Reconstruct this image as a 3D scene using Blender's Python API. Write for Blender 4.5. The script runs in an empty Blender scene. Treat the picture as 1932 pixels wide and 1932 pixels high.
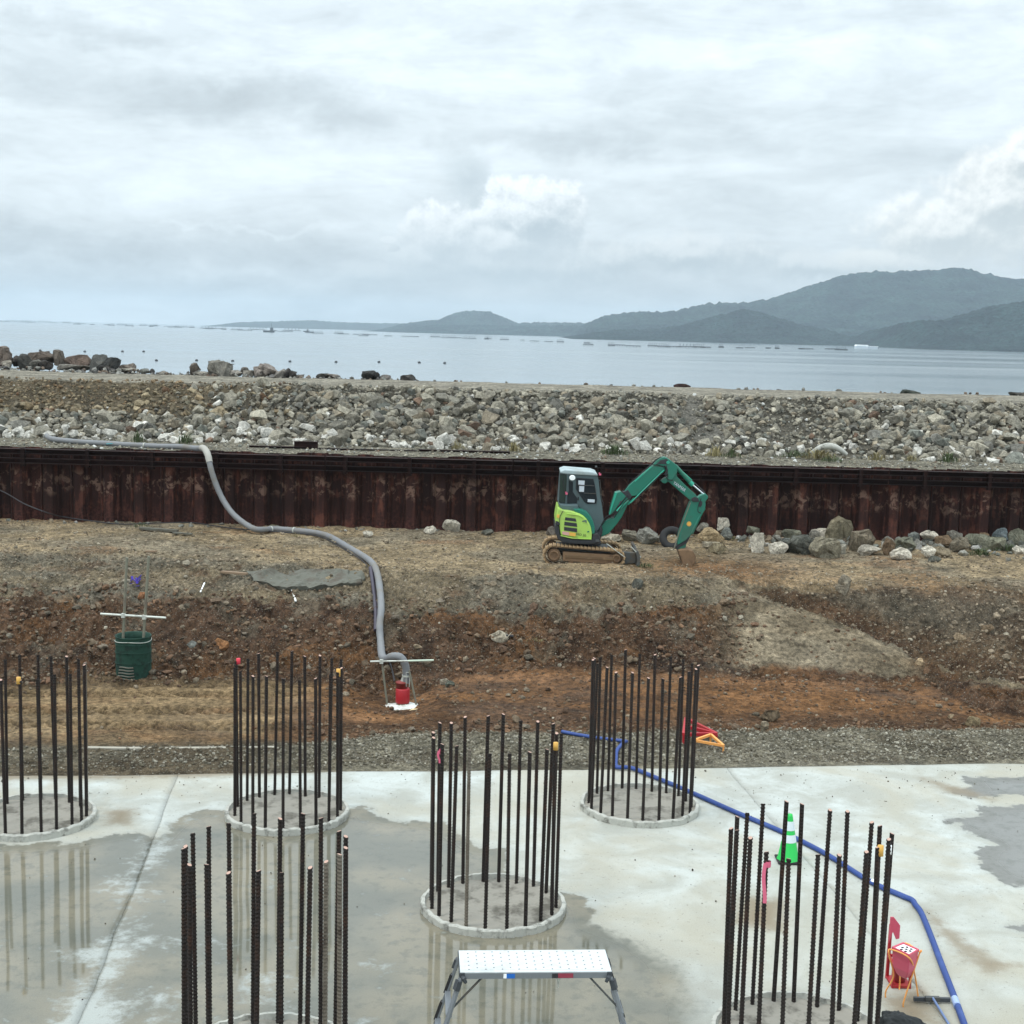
import bpy, bmesh, math, random
import numpy as np
from mathutils import Vector, Matrix, noise as mnoise
C = bpy.context.scene
COL = C.collection
R = math.radians
random.seed(7); rng = np.random.default_rng(7)

# ---------------------------------------------------------------- camera
H, PITCH, ROLL, FPX, CX = 7.4, R(7.33), R(1.43), 2650.0, 966.0   # focal length for a 1932 px wide picture
cam = bpy.data.objects.new('camera', bpy.data.cameras.new('camera')); COL.objects.link(cam)
cam.data.sensor_width = 36; cam.data.lens = 36*FPX/1932
cam.data.clip_start = .1; cam.data.clip_end = 60000
cam.matrix_world = Matrix.Translation((0, 0, H)) @ Matrix.Rotation(R(90)-PITCH, 4, 'X') @ Matrix.Rotation(ROLL, 4, 'Z')
C.camera = cam
C.render.engine = 'CYCLES'
C.view_settings.view_transform = 'Standard'; C.view_settings.look = 'None'
C.view_settings.exposure = 0.0; C.view_settings.gamma = 1.0; C.view_settings.use_curve_mapping = False
C.cycles.volume_bounces = 1

_F = Vector((0, math.cos(PITCH), -math.sin(PITCH))); _U0 = Vector((0, math.sin(PITCH), math.cos(PITCH)))
_Rt = Vector((1, 0, 0))*math.cos(ROLL) + _U0*math.sin(ROLL)
_U = -Vector((1, 0, 0))*math.sin(ROLL) + _U0*math.cos(ROLL)
def ray(px, py): return _F*FPX + _Rt*(px-CX) + _U*(CX-py)
def gp(px, py, z=0.0):          # where a line of sight meets the level z
    d = ray(px, py); t = (z-H)/d.z
    return Vector((d.x*t, d.y*t, z))
def gy(px, py, y):              # where it meets the upright plane at distance y
    d = ray(px, py); t = y/d.y
    return Vector((d.x*t, y, H+d.z*t))
def azel(px, py):
    d = ray(px, py).normalized(); return math.atan2(d.x, d.y), math.asin(d.z)

# ---------------------------------------------------------------- world
SUN_EL, SUN_ROT = R(66), R(240)
W = bpy.data.worlds.new('World'); C.world = W; W.use_nodes = True
W.cycles.sampling_method = 'MANUAL'; W.cycles.sample_map_resolution = 512
nt = W.node_tree; nt.nodes.clear()
def N(t, tree=None, **k):
    n = (tree or nt).nodes.new(t)
    for a, b in k.items(): setattr(n, a, b)
    return n
def L(a, b, tree=None): (tree or nt).links.new(a, b)
def setin(tree, sock, v):
    if v is None: return
    if isinstance(v, bpy.types.NodeSocket): tree.links.new(v, sock)
    else: sock.default_value = v
def M(op, a, b=None, c=None, tree=None, clamp=False):
    tree = tree or nt
    n = tree.nodes.new('ShaderNodeMath'); n.operation = op; n.use_clamp = clamp
    for i, v in enumerate((a, b, c)):
        if v is not None: setin(tree, n.inputs[i], v)
    return n.outputs[0]
def MIX(f, a, b, tree=None, blend='MIX'):
    tree = tree or nt
    n = tree.nodes.new('ShaderNodeMix'); n.data_type = 'RGBA'; n.blend_type = blend
    setin(tree, n.inputs[0], f)
    for s, v in ((6, a), (7, b)): setin(tree, n.inputs[s], v if isinstance(v, bpy.types.NodeSocket) else (*v, 1))
    return n.outputs[2]
def SS(x, a, b, tree=None, lo=0.0, hi=1.0):
    tree = tree or nt
    n = tree.nodes.new('ShaderNodeMapRange'); n.interpolation_type = 'SMOOTHSTEP'
    setin(tree, n.inputs[0], x)
    for i, v in enumerate((a, b, lo, hi)): n.inputs[i+1].default_value = v
    return n.outputs[0]
def NOISE(vec, scale, detail=4, rough=.55, tree=None, dist=0.0, out=0):
    tree = tree or nt
    n = tree.nodes.new('ShaderNodeTexNoise'); setin(tree, n.inputs['Vector'], vec)
    n.inputs['Scale'].default_value = scale; n.inputs['Detail'].default_value = detail
    n.inputs['Roughness'].default_value = rough; n.inputs['Distortion'].default_value = dist
    return n.outputs[out]
def COMB(x, y, z, tree=None):
    tree = tree or nt
    n = tree.nodes.new('ShaderNodeCombineXYZ')
    for i, v in enumerate((x, y, z)): setin(tree, n.inputs[i], v)
    return n.outputs[0]

tc = N('ShaderNodeTexCoord'); sp = N('ShaderNodeSeparateXYZ'); L(tc.outputs['Generated'], sp.inputs[0])
dx, dy, dz = sp.outputs
AZ = M('MULTIPLY', M('ARCTAN2', dx, dy), 57.2958); EL = M('MULTIPLY', M('ARCSINE', dz), 57.2958)
sky = N('ShaderNodeTexSky', sky_type='NISHITA'); sky.sun_disc = False
sky.sun_elevation = SUN_EL; sky.sun_rotation = SUN_ROT; sky.air_density = 1.2; sky.dust_density = 3
# the overcast deck: brighter towards the zenith, as an even overcast is
lum = M('ADD', .775, M('MULTIPLY', M('MAXIMUM', dz, 0.0), 1.4))
tint = MIX(SS(EL, 0, 11), (.865, .955, 1.005), (.87, .97, 1.02))
deck = MIX(1.0, tint, COMB(lum, lum, lum), blend='MULTIPLY')
sv = COMB(M('MULTIPLY', AZ, .055), M('MULTIPLY', M('ADD', EL, M('MULTIPLY', AZ, .06)), .20), 3.1)
n1 = NOISE(sv, 1.0, 6, .58, dist=.45)
n2 = NOISE(COMB(M('MULTIPLY', AZ, .16), M('MULTIPLY', M('ADD', EL, M('MULTIPLY', AZ, -.03)), .58), 9.0), 1.0, 6, .62, dist=.5)
n3_ = NOISE(COMB(M('MULTIPLY', AZ, .45), M('MULTIPLY', EL, 1.0), 4.0), 1.0, 6, .62, dist=.3)
stre = M('ADD', M('ADD', M('MULTIPLY', M('SUBTRACT', n1, .5), .72), M('MULTIPLY', M('SUBTRACT', n2, .5), .56)), M('MULTIPLY', M('SUBTRACT', n3_, .5), .26))
def blob(px, py, rx, ry, ax, ay):
    a, e = azel(px, py); k = 57.2958/FPX
    u = M('DIVIDE', M('SUBTRACT', ax, math.degrees(a)), rx*k); v = M('DIVIDE', M('SUBTRACT', ay, math.degrees(e)), ry*k)
    return M('SQRT', M('ADD', M('MULTIPLY', u, u), M('MULTIPLY', v, v)))
# soft grey bands in the deck
wn = NOISE(COMB(AZ, EL, 0.0), .35, 4, .6, out=1)
ws = N('ShaderNodeSeparateXYZ'); L(wn, ws.inputs[0])
AX = M('ADD', AZ, M('MULTIPLY', M('SUBTRACT', ws.outputs[0], .5), 7.0)); AY = M('ADD', EL, M('MULTIPLY', M('SUBTRACT', ws.outputs[1], .5), 2.6))
grey = None
for (px, py, rx, ry, s) in [(480, 190, 420, 55, .24), (1060, 265, 240, 36, .22), (120, 45, 240, 26, .18), (1640, 40, 340, 50, .14),
                            (230, 468, 520, 34, .22), (330, 540, 520, 30, .16), (1000, 545, 330, 38, .14), (1560, 480, 300, 60, .07),
                            (700, -160, 700, 100, .08), (1250, 150, 260, 40, .10), (650, 600, 700, 14, .08)]:
    g = M('MULTIPLY', SS(blob(px, py, rx, ry, AX, AY), 1.25, .15), s*.78)
    grey = g if grey is None else M('ADD', grey, g)
bright = None
for (px, py, rx, ry, s) in [(780, 110, 500, 70, .10), (250, 345, 500, 60, .12), (500, 290, 600, 55, .06), (1400, 330, 400, 90, .04), (1850, 250, 160, 60, .07), (480, 430, 240, 8, .12), (1300, 90, 300, 40, .06)]:
    g = M('MULTIPLY', SS(blob(px, py, rx, ry, AX, AY), 1.3, .1), s)
    bright = g if bright is None else M('ADD', bright, g)
fac = M('ADD', M('SUBTRACT', M('ADD', 1.0, stre), grey), bright)
blue_ = SS(fac, .78, 1.12)                       # thin places show a little blue, thick ones go grey
deck = MIX(1.0, deck, COMB(fac, fac, fac), blend='MULTIPLY')
deck = MIX(M('MULTIPLY', M('SUBTRACT', 1.0, blue_), .5), deck, MIX(1.0, deck, (.955, .985, 1.01), blend='MULTIPLY'))
# heaped cloud, lit from above, shaded below
def heap(lobes, seed, nz, soft, base_lo, base_hi, shade, top, amount, under):
    global deck
    nb = NOISE(COMB(AZ, EL, seed), .33, 1, .5)
    def field(esh, ash=0.0):
        e2 = M('ADD', EL, esh); a2 = M('ADD', AZ, ash)
        v = COMB(a2, e2, seed)
        na = NOISE(v, .8, 5, .62)
        best = None
        for (px, py, rx, ry) in lobes:
            b = M('SUBTRACT', 1.0, blob(px, py, rx, ry, a2, e2))
            best = b if best is None else M('SMOOTH_MAX', best, b, .12)
        return M('ADD', best, M('ADD', M('MULTIPLY', M('SUBTRACT', na, .5), nz), M('MULTIPLY', M('SUBTRACT', nb, .5), nz*.6)))
    f0 = field(0.0); f1 = field(.34, -.16)
    cov = M('MULTIPLY', M('MULTIPLY', SS(f0, 0.0, soft), SS(EL, base_lo, base_hi)), amount)
    lit = M('ADD', SS(M('SUBTRACT', f0, f1), -.25, .42), M('MULTIPLY', SS(f0, .75, .1), .25), clamp=True)
    lit = M('MULTIPLY', lit, SS(EL, under[0], under[1], lo=.25, hi=1.0))
    deck = MIX(cov, deck, MIX(lit, shade, top))
heap([(880, 330, 62, 70), (915, 390, 50, 60)], 5.3, .9, .8, .5, 2.0, (.56, .66, .72), (.72, .82, .87), .85, (0, 1))
heap([(1300, 480, 240, 55), (1170, 490, 110, 55), (700, 520, 150, 40), (1000, 505, 380, 80), (1560, 500, 200, 40)], 8.8, 1.15, .75, .9, 2.4, (.54, .63, .68), (.92, .98, 1.0), .85, (1.0, 4.5))
heap([(1890, 375, 140, 120), (1790, 440, 190, 90), (1932, 300, 60, 60), (1700, 500, 140, 50)], 2.9, 1.0, .5, 1.2, 3.5, (.64, .715, .745), (1.16, 1.19, 1.17), .95, (1.8, 5.5))
heap([(1005, 412, 112, 92), (960, 462, 140, 66), (842, 458, 104, 84), (800, 490, 80, 50), (900, 500, 160, 50), (732, 452, 20, 8)], 1.7, .95, .22, 1.4, 4.2, (.55, .645, .705), (1.14, 1.20, 1.22), 1.0, (1.6, 6.0))
clouds = MIX(1.0, deck, (10., 10., 10.), blend='MULTIPLY')
final = MIX(.93, sky.outputs[0], clouds)
bg = N('ShaderNodeBackground'); bg.inputs[1].default_value = .1; L(final, bg.inputs[0])
wo = N('ShaderNodeOutputWorld'); L(bg.outputs[0], wo.inputs[0])

sun = bpy.data.objects.new('sun', bpy.data.lights.new('sun', 'SUN')); COL.objects.link(sun)
sun.data.energy = 1.35; sun.data.angle = R(11); sun.data.color = (1, .96, .9)
# sky sun_rotation turns clockwise from +Y: light comes from (sin r, cos r)
sd = Vector((math.sin(SUN_ROT)*math.cos(SUN_EL), math.cos(SUN_ROT)*math.cos(SUN_EL), math.sin(SUN_EL)))
sun.rotation_euler = sd.to_track_quat('Z', 'Y').to_euler()

# ---------------------------------------------------------------- helpers
def put(name, me, parent=None):
    o = bpy.data.objects.new(name, me); COL.objects.link(o)
    if parent is not None: o.parent = parent
    return o
def tag(o, label=None, cat=None, group=None, kind=None):
    for k, v in (('label', label), ('category', cat), ('group', group), ('kind', kind)):
        if v: o[k] = v
    return o
def thing(name, label, cat, loc=(0, 0, 0), rz=0, group=None):
    o = put(name, None); o.location = loc; o.rotation_euler = (0, 0, rz); o.empty_display_size = .2
    return tag(o, label, cat, group)
class MB:
    def __init__(s): s.v = []; s.f = []; s.m = []; s.sm = []
    def add(s, vs, fs, mi=0, smooth=False):
        b = len(s.v); s.v += [tuple(v) for v in vs]
        for f in fs: s.f.append([i+b for i in f]); s.m.append(mi); s.sm.append(smooth)
        return s
    def box(s, c, d, rot=None, mi=0):
        x, y, z = d[0]/2, d[1]/2, d[2]/2; c = Vector(c)
        vs = [Vector(p) for p in ((-x,-y,-z),(x,-y,-z),(x,y,-z),(-x,y,-z),(-x,-y,z),(x,-y,z),(x,y,z),(-x,y,z))]
        if rot is not None: vs = [rot @ v for v in vs]
        return s.add([v+c for v in vs], [(0,3,2,1),(4,5,6,7),(0,1,5,4),(1,2,6,5),(2,3,7,6),(3,0,4,7)], mi)
    def bar(s, a, b, w, h, mi=0, up=(0,0,1)):       # square bar between two points
        a = Vector(a); b = Vector(b); d = (b-a); l = d.length; d.normalize(); u = Vector(up)
        if abs(d.dot(u)) > .98: u = Vector((0,1,0))
        x = d.cross(u).normalized(); z = x.cross(d)
        rot = Matrix((x, d, z)).transposed()
        return s.box((a+b)/2, (w, l, h), rot, mi)
    def tube(s, pts, r, n=8, mi=0, caps=True, smooth=True, squash=1.0):
        pts = [Vector(p) for p in pts]; k = len(pts)
        rs = r if isinstance(r, (list, tuple)) else [r]*k
        t0 = (pts[1]-pts[0]).normalized(); u = Vector((0,0,1)) if abs(t0.z) < .9 else Vector((1,0,0))
        x = t0.cross(u).normalized(); vs = []
        for i, p in enumerate(pts):
            t = ((pts[min(i+1,k-1)]-p).normalized() + (p-pts[max(i-1,0)]).normalized())
            t = t.normalized() if t.length > 1e-6 else t0
            x = (x - t*x.dot(t)).normalized(); y = t.cross(x)
            for j in range(n):
                a = 2*math.pi*j/n; vs.append(p + x*math.cos(a)*rs[i] + y*math.sin(a)*rs[i]*squash)
        fs = [(i*n+j, i*n+(j+1)%n, (i+1)*n+(j+1)%n, (i+1)*n+j) for i in range(k-1) for j in range(n)]
        s.add(vs, fs, mi, smooth)
        if caps: s.add([vs[j] for j in range(n)], [tuple(range(n-1,-1,-1))], mi); s.add([vs[(k-1)*n+j] for j in range(n)], [tuple(range(n))], mi)
        return s
    def prism(s, poly, y0, y1, mi=0):               # outline in x,z pushed along y
        n = len(poly)
        a = sum(poly[i][0]*poly[(i+1)%n][1]-poly[(i+1)%n][0]*poly[i][1] for i in range(n))
        if a < 0: poly = poly[::-1]
        vs = [(p[0], y0, p[1]) for p in poly]+[(p[0], y1, p[1]) for p in poly]
        return s.add(vs, [tuple(range(n)), tuple(range(2*n-1, n-1, -1))]+[(i, i+n, (i+1)%n+n, (i+1)%n) for i in range(n)], mi)
    def lathe(s, prof, n=24, c=(0,0,0), mi=0, smooth=True):
        vs = [(c[0]+r*math.cos(2*math.pi*j/n), c[1]+r*math.sin(2*math.pi*j/n), c[2]+z) for r, z in prof for j in range(n)]
        fs = [(i*n+j, i*n+(j+1)%n, (i+1)*n+(j+1)%n, (i+1)*n+j) for i in range(len(prof)-1) for j in range(n)]
        return s.add(vs, fs, mi, smooth)
    def mesh(s, name, mats):
        me = bpy.data.meshes.new(name); me.from_pydata(s.v, [], s.f)
        for m in (mats if isinstance(mats, (list, tuple)) else [mats]): me.materials.append(m)
        me.polygons.foreach_set('material_index', s.m); me.polygons.foreach_set('use_smooth', s.sm); me.update()
        return me
    def obj(s, name, mats, parent=None, bevel=0):
        o = put(name, s.mesh(name, mats), parent)
        if bevel:
            b = o.modifiers.new('bevel', 'BEVEL'); b.width = bevel; b.segments = 2; b.limit_method = 'ANGLE'; b.angle_limit = R(35)
        return o
def grid_mesh(name, X, Y, Z, mats, smooth=True, attrs=None, cols=None, keep=None):
    ny, nx = X.shape
    v = np.stack([X, Y, Z], -1).reshape(-1, 3).astype(np.float32)
    idx = np.arange(nx*ny).reshape(ny, nx)
    q = np.stack([idx[:-1,:-1], idx[:-1,1:], idx[1:,1:], idx[1:,:-1]], -1)
    if keep is not None: q = q[keep]
    q = q.reshape(-1, 4)
    me = bpy.data.meshes.new(name)
    me.vertices.add(len(v)); me.vertices.foreach_set('co', v.ravel())
    me.loops.add(q.size); me.loops.foreach_set('vertex_index', q.ravel().astype(np.int32))
    me.polygons.add(len(q)); me.polygons.foreach_set('loop_start', np.arange(0, q.size, 4, dtype=np.int32))
    me.polygons.foreach_set('use_smooth', np.full(len(q), smooth)); me.update(calc_edges=True)
    for k, a in (attrs or {}).items():
        at = me.attributes.new(k, 'FLOAT', 'POINT'); at.data.foreach_set('value', a.astype(np.float32).ravel())
    for k, a in (cols or {}).items():
        at = me.attributes.new(k, 'FLOAT_COLOR', 'POINT')
        at.data.foreach_set('color', np.concatenate([a.reshape(-1, 3), np.ones((nx*ny, 1))], 1).astype(np.float32).ravel())
    for m in (mats if isinstance(mats, (list, tuple)) else [mats]): me.materials.append(m)
    return me
# value noise
def vn(x, y, seed=0):
    xi = np.floor(x).astype(np.int64); yi = np.floor(y).astype(np.int64); xf = x-xi; yf = y-yi
    def h(a, b):
        n = (a*374761393 + b*668265263 + seed*974634777) & 0x7fffffff
        n = ((n ^ (n >> 13))*1274126177) & 0x7fffffff
        n = ((n ^ (n >> 16))*2246822519) & 0x7fffffff
        return (n & 0xffff)/65535.0
    u = xf*xf*(3-2*xf); v = yf*yf*(3-2*yf)
    return (h(xi,yi)*(1-u)+h(xi+1,yi)*u)*(1-v)+(h(xi,yi+1)*(1-u)+h(xi+1,yi+1)*u)*v
def fbm(x, y, oct=4, seed=0, g=.5):
    x = np.asarray(x, float); y = np.asarray(y, float)
    s = 0; a = 1; t = 0
    for i in range(oct):
        s = s + a*vn(x*2**i+17.3*i, y*2**i-9.1*i, seed+i*13); t += a; a *= g
    return s/t
def sstep(x, a, b):
    t = np.clip((x-a)/(b-a), 0, 1); return t*t*(3-2*t)

# ---------------------------------------------------------------- materials
def newmat(name):
    m = bpy.data.materials.new(name); m.use_nodes = True
    t = m.node_tree; p = t.nodes['Principled BSDF']; return m, t, p
def bump(t, p, h, strength=.4, dist=.02):
    b = t.nodes.new('ShaderNodeBump'); b.inputs['Strength'].default_value = strength; b.inputs['Distance'].default_value = dist
    t.links.new(h, b.inputs['Height']); t.links.new(b.outputs[0], p.inputs['Normal']); return b
def objco(t): return t.nodes.new('ShaderNodeTexCoord').outputs['Object']
def geoco(t): return t.nodes.new('ShaderNodeNewGeometry').outputs['Position']
def attr(t, name, out='Color'):
    a = t.nodes.new('ShaderNodeAttribute'); a.attribute_name = name; return a.outputs[out]
def simple(name, col, rough=.6, var=.25, scale=8, dirt=None, dirtamt=.3, metal=0, bmp=.15, spec=.5, coat=0):
    m, t, p = newmat(name); co = objco(t)
    n = NOISE(co, scale, 5, .6, t)
    f = M('ADD', 1-var/2, M('MULTIPLY', n, var), tree=t)
    c = MIX(1.0, col, COMB(f, f, f, t), t, 'MULTIPLY')
    if dirt:
        d = NOISE(co, scale*.45, 6, .68, t)
        c = MIX(M('MULTIPLY', SS(d, .48, .66, t), dirtamt, tree=t), c, dirt, t)
        t.links.new(SS(d, .4, .7, t, rough, min(1, rough+.3)), p.inputs['Roughness'])
    else: p.inputs['Roughness'].default_value = rough
    t.links.new(c, p.inputs['Base Color'])
    p.inputs['Metallic'].default_value = metal; p.inputs['Specular IOR Level'].default_value = spec
    if coat: p.inputs['Coat Weight'].default_value = coat
    if bmp: bump(t, p, NOISE(co, scale*4, 4, .6, t), bmp, .004)
    return m

def soil_mat():
    m, t, p = newmat('soil'); co = geoco(t)
    c0 = attr(t, 'soil'); peb = attr(t, 'peb', 'Fac'); wet = attr(t, 'damp', 'Fac')
    n1 = NOISE(co, 1.3, 6, .6, t); n2 = NOISE(co, 9, 5, .65, t); n3 = NOISE(co, 45, 3, .6, t)
    f = M('MULTIPLY', M('MULTIPLY', SS(n1, .25, .75, t, .55, 1.32), SS(n2, .3, .7, t, .45, 1.45), tree=t), SS(n3, .3, .7, t, .65, 1.3), tree=t)
    c = MIX(1.0, c0, COMB(f, f, f, t), t, 'MULTIPLY')
    v = t.nodes.new('ShaderNodeTexVoronoi'); v.inputs['Scale'].default_value = 26; t.links.new(co, v.inputs['Vector'])
    v2 = t.nodes.new('ShaderNodeTexVoronoi'); v2.inputs['Scale'].default_value = 55; t.links.new(co, v2.inputs['Vector'])
    hs = t.nodes.new('ShaderNodeSeparateXYZ'); t.links.new(v.outputs['Color'], hs.inputs[0])
    st = M('MULTIPLY', M('MULTIPLY', SS(v.outputs['Distance'], .42, .2, t), M('GREATER_THAN', hs.outputs[0], .45, tree=t), tree=t), peb, tree=t)
    sc = MIX(hs.outputs[1], (.11, .095, .07), (.27, .25, .2), t)
    sc = MIX(M('GREATER_THAN', hs.outputs[2], .93, tree=t), sc, (.42, .40, .35), t)
    c = MIX(M('MULTIPLY', st, .75, tree=t), c, sc, t)
    t.links.new(c, p.inputs['Base Color'])
    t.links.new(M('SUBTRACT', .93, M('MULTIPLY', wet, .3, tree=t), tree=t), p.inputs['Roughness'])
    p.inputs['Specular IOR Level'].default_value = .12
    h = M('ADD', M('MULTIPLY', n2, .9, tree=t), M('ADD', M('MULTIPLY', n3, .35, tree=t), M('MULTIPLY', SS(v2.outputs['Distance'], .5, .1, t), .25, tree=t), tree=t), tree=t)
    h = M('ADD', h, M('MULTIPLY', st, .35, tree=t), tree=t)
    bump(t, p, h, .9, .05)
    return m
def rock_mat(name, use_attr):
    m, t, p = newmat(name); co = objco(t) if not use_attr else geoco(t)
    if use_attr: c0 = attr(t, 'tint')
    else: c0 = t.nodes.new('ShaderNodeObjectInfo').outputs['Color']
    n1 = NOISE(co, 5, 5, .6, t); n2 = NOISE(co, 22, 4, .65, t)
    f = M('MULTIPLY', SS(n1, .3, .7, t, .62, 1.25), SS(n2, .3, .7, t, .68, 1.25), tree=t)
    c = MIX(1.0, c0, COMB(f, f, f, t), t, 'MULTIPLY')
    c = MIX(M('MULTIPLY', SS(NOISE(co, 3.2, 3, .5, t), .55, .75, t), .4, tree=t), c, (.12, .09, .06), t)
    t.links.new(c, p.inputs['Base Color']); p.inputs['Roughness'].default_value = .9; p.inputs['Specular IOR Level'].default_value = .25
    bump(t, p, M('ADD', n2, n1, tree=t), .8, .03)
    return m
def rust_mat(name, base=(.024, .0088, .0072), light=(.12, .042, .028), pale=(.19, .115, .085), amt=1.0):
    m, t, p = newmat(name); co = geoco(t)
    oi = t.nodes.new('ShaderNodeObjectInfo').outputs['Random']
    mp = t.nodes.new('ShaderNodeMapping'); mp.inputs['Scale'].default_value = (1, 1, .16); t.links.new(co, mp.inputs[0])
    n1 = NOISE(mp.outputs[0], 7, 6, .65, t); n2 = NOISE(co, 2.2, 6, .6, t, dist=.4); n3 = NOISE(co, 14, 4, .65, t)
    c = MIX(SS(n1, .42, .68, t), base, tuple(b*.45+l*.3 for b, l in zip(base, light)), t)
    c = MIX(M('MULTIPLY', SS(M('ADD', n2, M('MULTIPLY', M('SUBTRACT', n1, .5, tree=t), .7, tree=t), tree=t), .52, .72, t), .75*amt, tree=t), c, light, t)
    # a tide band where old soil has left pale patches
    z = t.nodes.new('ShaderNodeSeparateXYZ'); t.links.new(co, z.inputs[0])
    nb = NOISE(COMB(M('MULTIPLY', z.outputs[0], 1.7, tree=t), oi, 0.0, t), 1.0, 3, .5, t)
    zz = M('ADD', z.outputs[2], M('MULTIPLY', nb, -.9, tree=t), tree=t)
    band = M('MULTIPLY', SS(zz, 2.12, 2.34, t), SS(zz, 2.95, 2.6, t), tree=t)
    pt = M('MULTIPLY', band, SS(NOISE(co, 4.5, 5, .62, t, dist=.5), .5, .62, t), tree=t)
    c = MIX(M('MULTIPLY', pt, .8*amt, tree=t), c, pale, t)
    low = M('MULTIPLY', SS(z.outputs[2], 2.5, 1.8, t), SS(n3, .4, .65, t), tree=t)
    c = MIX(M('MULTIPLY', low, .55*amt, tree=t), c, (.13, .045, .035), t)
    k = M('ADD', .62, M('MULTIPLY', oi, .75, tree=t), tree=t)
    c = MIX(1.0, c, COMB(k, k, k, t), t, 'MULTIPLY')
    t.links.new(c, p.inputs['Base Color']); p.inputs['Roughness'].default_value = .85; p.inputs['Specular IOR Level'].default_value = .3
    bump(t, p, M('ADD', n3, n2, tree=t), .5, .02)
    return m
def slab_mat():
    m, t, p = newmat('slab_concrete'); co = geoco(t)
    wet = attr(t, 'wet', 'Fac'); mud = attr(t, 'mud', 'Fac'); milk = attr(t, 'milk', 'Fac'); tone = attr(t, 'tone', 'Fac')
    n0 = NOISE(co, .35, 5, .6, t, dist=.6); n1 = NOISE(co, 1.1, 6, .62, t, dist=.5); n2 = NOISE(co, 5, 6, .66, t); n3 = NOISE(co, 60, 3, .6, t); n4 = NOISE(co, .7, 3, .5, t)
    dry = MIX(SS(n1, .36, .66, t), (.36, .365, .325), (.495, .525, .50), t)
    dry = MIX(M('MULTIPLY', SS(n0, .44, .62, t), .7, tree=t), dry, (.40, .375, .30), t)
    dry = MIX(M('MULTIPLY', SS(n2, .55, .72, t), .42, tree=t), dry, (.30, .31, .27), t)
    dry = MIX(tone, dry, (.36, .345, .28), t)
    # signed distance to the wet patches, its edge broken up by noise
    e = M('ADD', wet, M('ADD', M('MULTIPLY', M('SUBTRACT', n1, .5, tree=t), 1.15, tree=t), M('MULTIPLY', M('SUBTRACT', n2, .5, tree=t), .4, tree=t), tree=t), tree=t)
    e = M('DIVIDE', e, M('ADD', .035, M('MULTIPLY', attr(t, 'soft', 'Fac'), .30, tree=t), tree=t), tree=t)
    w = SS(e, -1, 1, t); rim = M('MULTIPLY', SS(e, -5, .0, t), .30, tree=t)
    dry = MIX(rim, dry, (.27, .275, .25), t)
    px_ = t.nodes.new('ShaderNodeSeparateXYZ'); t.links.new(co, px_.inputs[0])
    wc = MIX(SS(n4, .35, .66, t), (.218, .197, .145), (.136, .138, .112), t)
    wc = MIX(SS(px_.outputs[0], 4.5, 6.5, t), wc, (.185, .185, .17), t)
    wc = MIX(M('MULTIPLY', SS(n2, .47, .66, t), .6, tree=t), wc, (.105, .11, .09), t)
    mk = M('MULTIPLY', SS(M('ADD', M('ADD', n1, M('MULTIPLY', M('SUBTRACT', n2, .5, tree=t), .75, tree=t), tree=t), M('MULTIPLY', milk, .23, tree=t), tree=t), .62, .90, t), .75, tree=t)
    wc = MIX(mk, wc, (.42, .45, .43), t)
    c = MIX(w, dry, wc, t)
    c = MIX(M('MULTIPLY', mud, SS(M('ADD', mud, M('MULTIPLY', M('SUBTRACT', n2, .5, tree=t), 1.2, tree=t), tree=t), .2, .8, t), tree=t), c, (.22, .175, .115), t)
    f = SS(n3, .2, .8, t, .9, 1.08)
    c = MIX(1.0, c, COMB(f, f, f, t), t, 'MULTIPLY')
    sp1 = SS(NOISE(co, 17, 2, .5, t), .655, .70, t)
    c = MIX(M('MULTIPLY', sp1, .42, tree=t), c, (.14, .135, .12), t)
    t.links.new(c, p.inputs['Base Color'])
    wr = M('ADD', .04, M('MULTIPLY', mk, .25, tree=t), tree=t)
    sl = M('MULTIPLY', w, SS(wet, .08, .5, t), tree=t)
    t.links.new(M('ADD', M('MULTIPLY', sl, wr, tree=t), M('MULTIPLY', M('SUBTRACT', 1.0, sl, tree=t), M('SUBTRACT', .82, M('MULTIPLY', w, .45, tree=t), tree=t), tree=t), tree=t), p.inputs['Roughness'])
    p.inputs['IOR'].default_value = 1.42
    b = bump(t, p, M('ADD', M('MULTIPLY', n3, .2, tree=t), n2, tree=t), .35, .008)
    t.links.new(M('MULTIPLY', M('SUBTRACT', 1.0, sl, tree=t), .4, tree=t), b.inputs['Strength'])
    return m
MAT = {}
MAT['soil'] = soil_mat(); MAT['rock'] = rock_mat('rock', False); MAT['rubble'] = rock_mat('rubble', True)
MAT['rust'] = rust_mat('rusty_sheet_pile'); MAT['waler'] = rust_mat('rusty_waler', (.017, .0075, .0065), (.045, .017, .013), (.07, .04, .03), .6)
MAT['slab'] = slab_mat()
MAT['pilecon'] = simple('pile_concrete', (.25, .235, .20), .8, .7, 5, (.085, .078, .062), .85, bmp=1.0)
MAT['rim'] = simple('pile_rim', (.40, .40, .36), .8, .7, 10, (.10, .095, .08), .8, bmp=.8)
MAT['bar'] = simple('rebar_steel', (.016, .0108, .0088), .72, .9, 5, (.062, .030, .018), .8, metal=.15, bmp=.3)
MAT['barc'] = simple('cement_coated_rebar', (.13, .11, .085), .8, .6, 5, (.035, .022, .016), .9, bmp=.3)
MAT['cut'] = simple('sawn_bar_end', (.36, .23, .18), .6, .3, 30)
MAT['pink'] = simple('pink_tape', (.52, .10, .17), .5, .2, 20)
MAT['yellow'] = simple('yellow_paint', (.50, .28, .06), .6, .3, 20)
MAT['white'] = simple('white_plastic', (.72, .74, .74), .5, .15, 10)
MAT['hose'] = simple('grey_hose', (.15, .155, .162), .6, .4, 3, (.20, .17, .125), .5)
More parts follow.
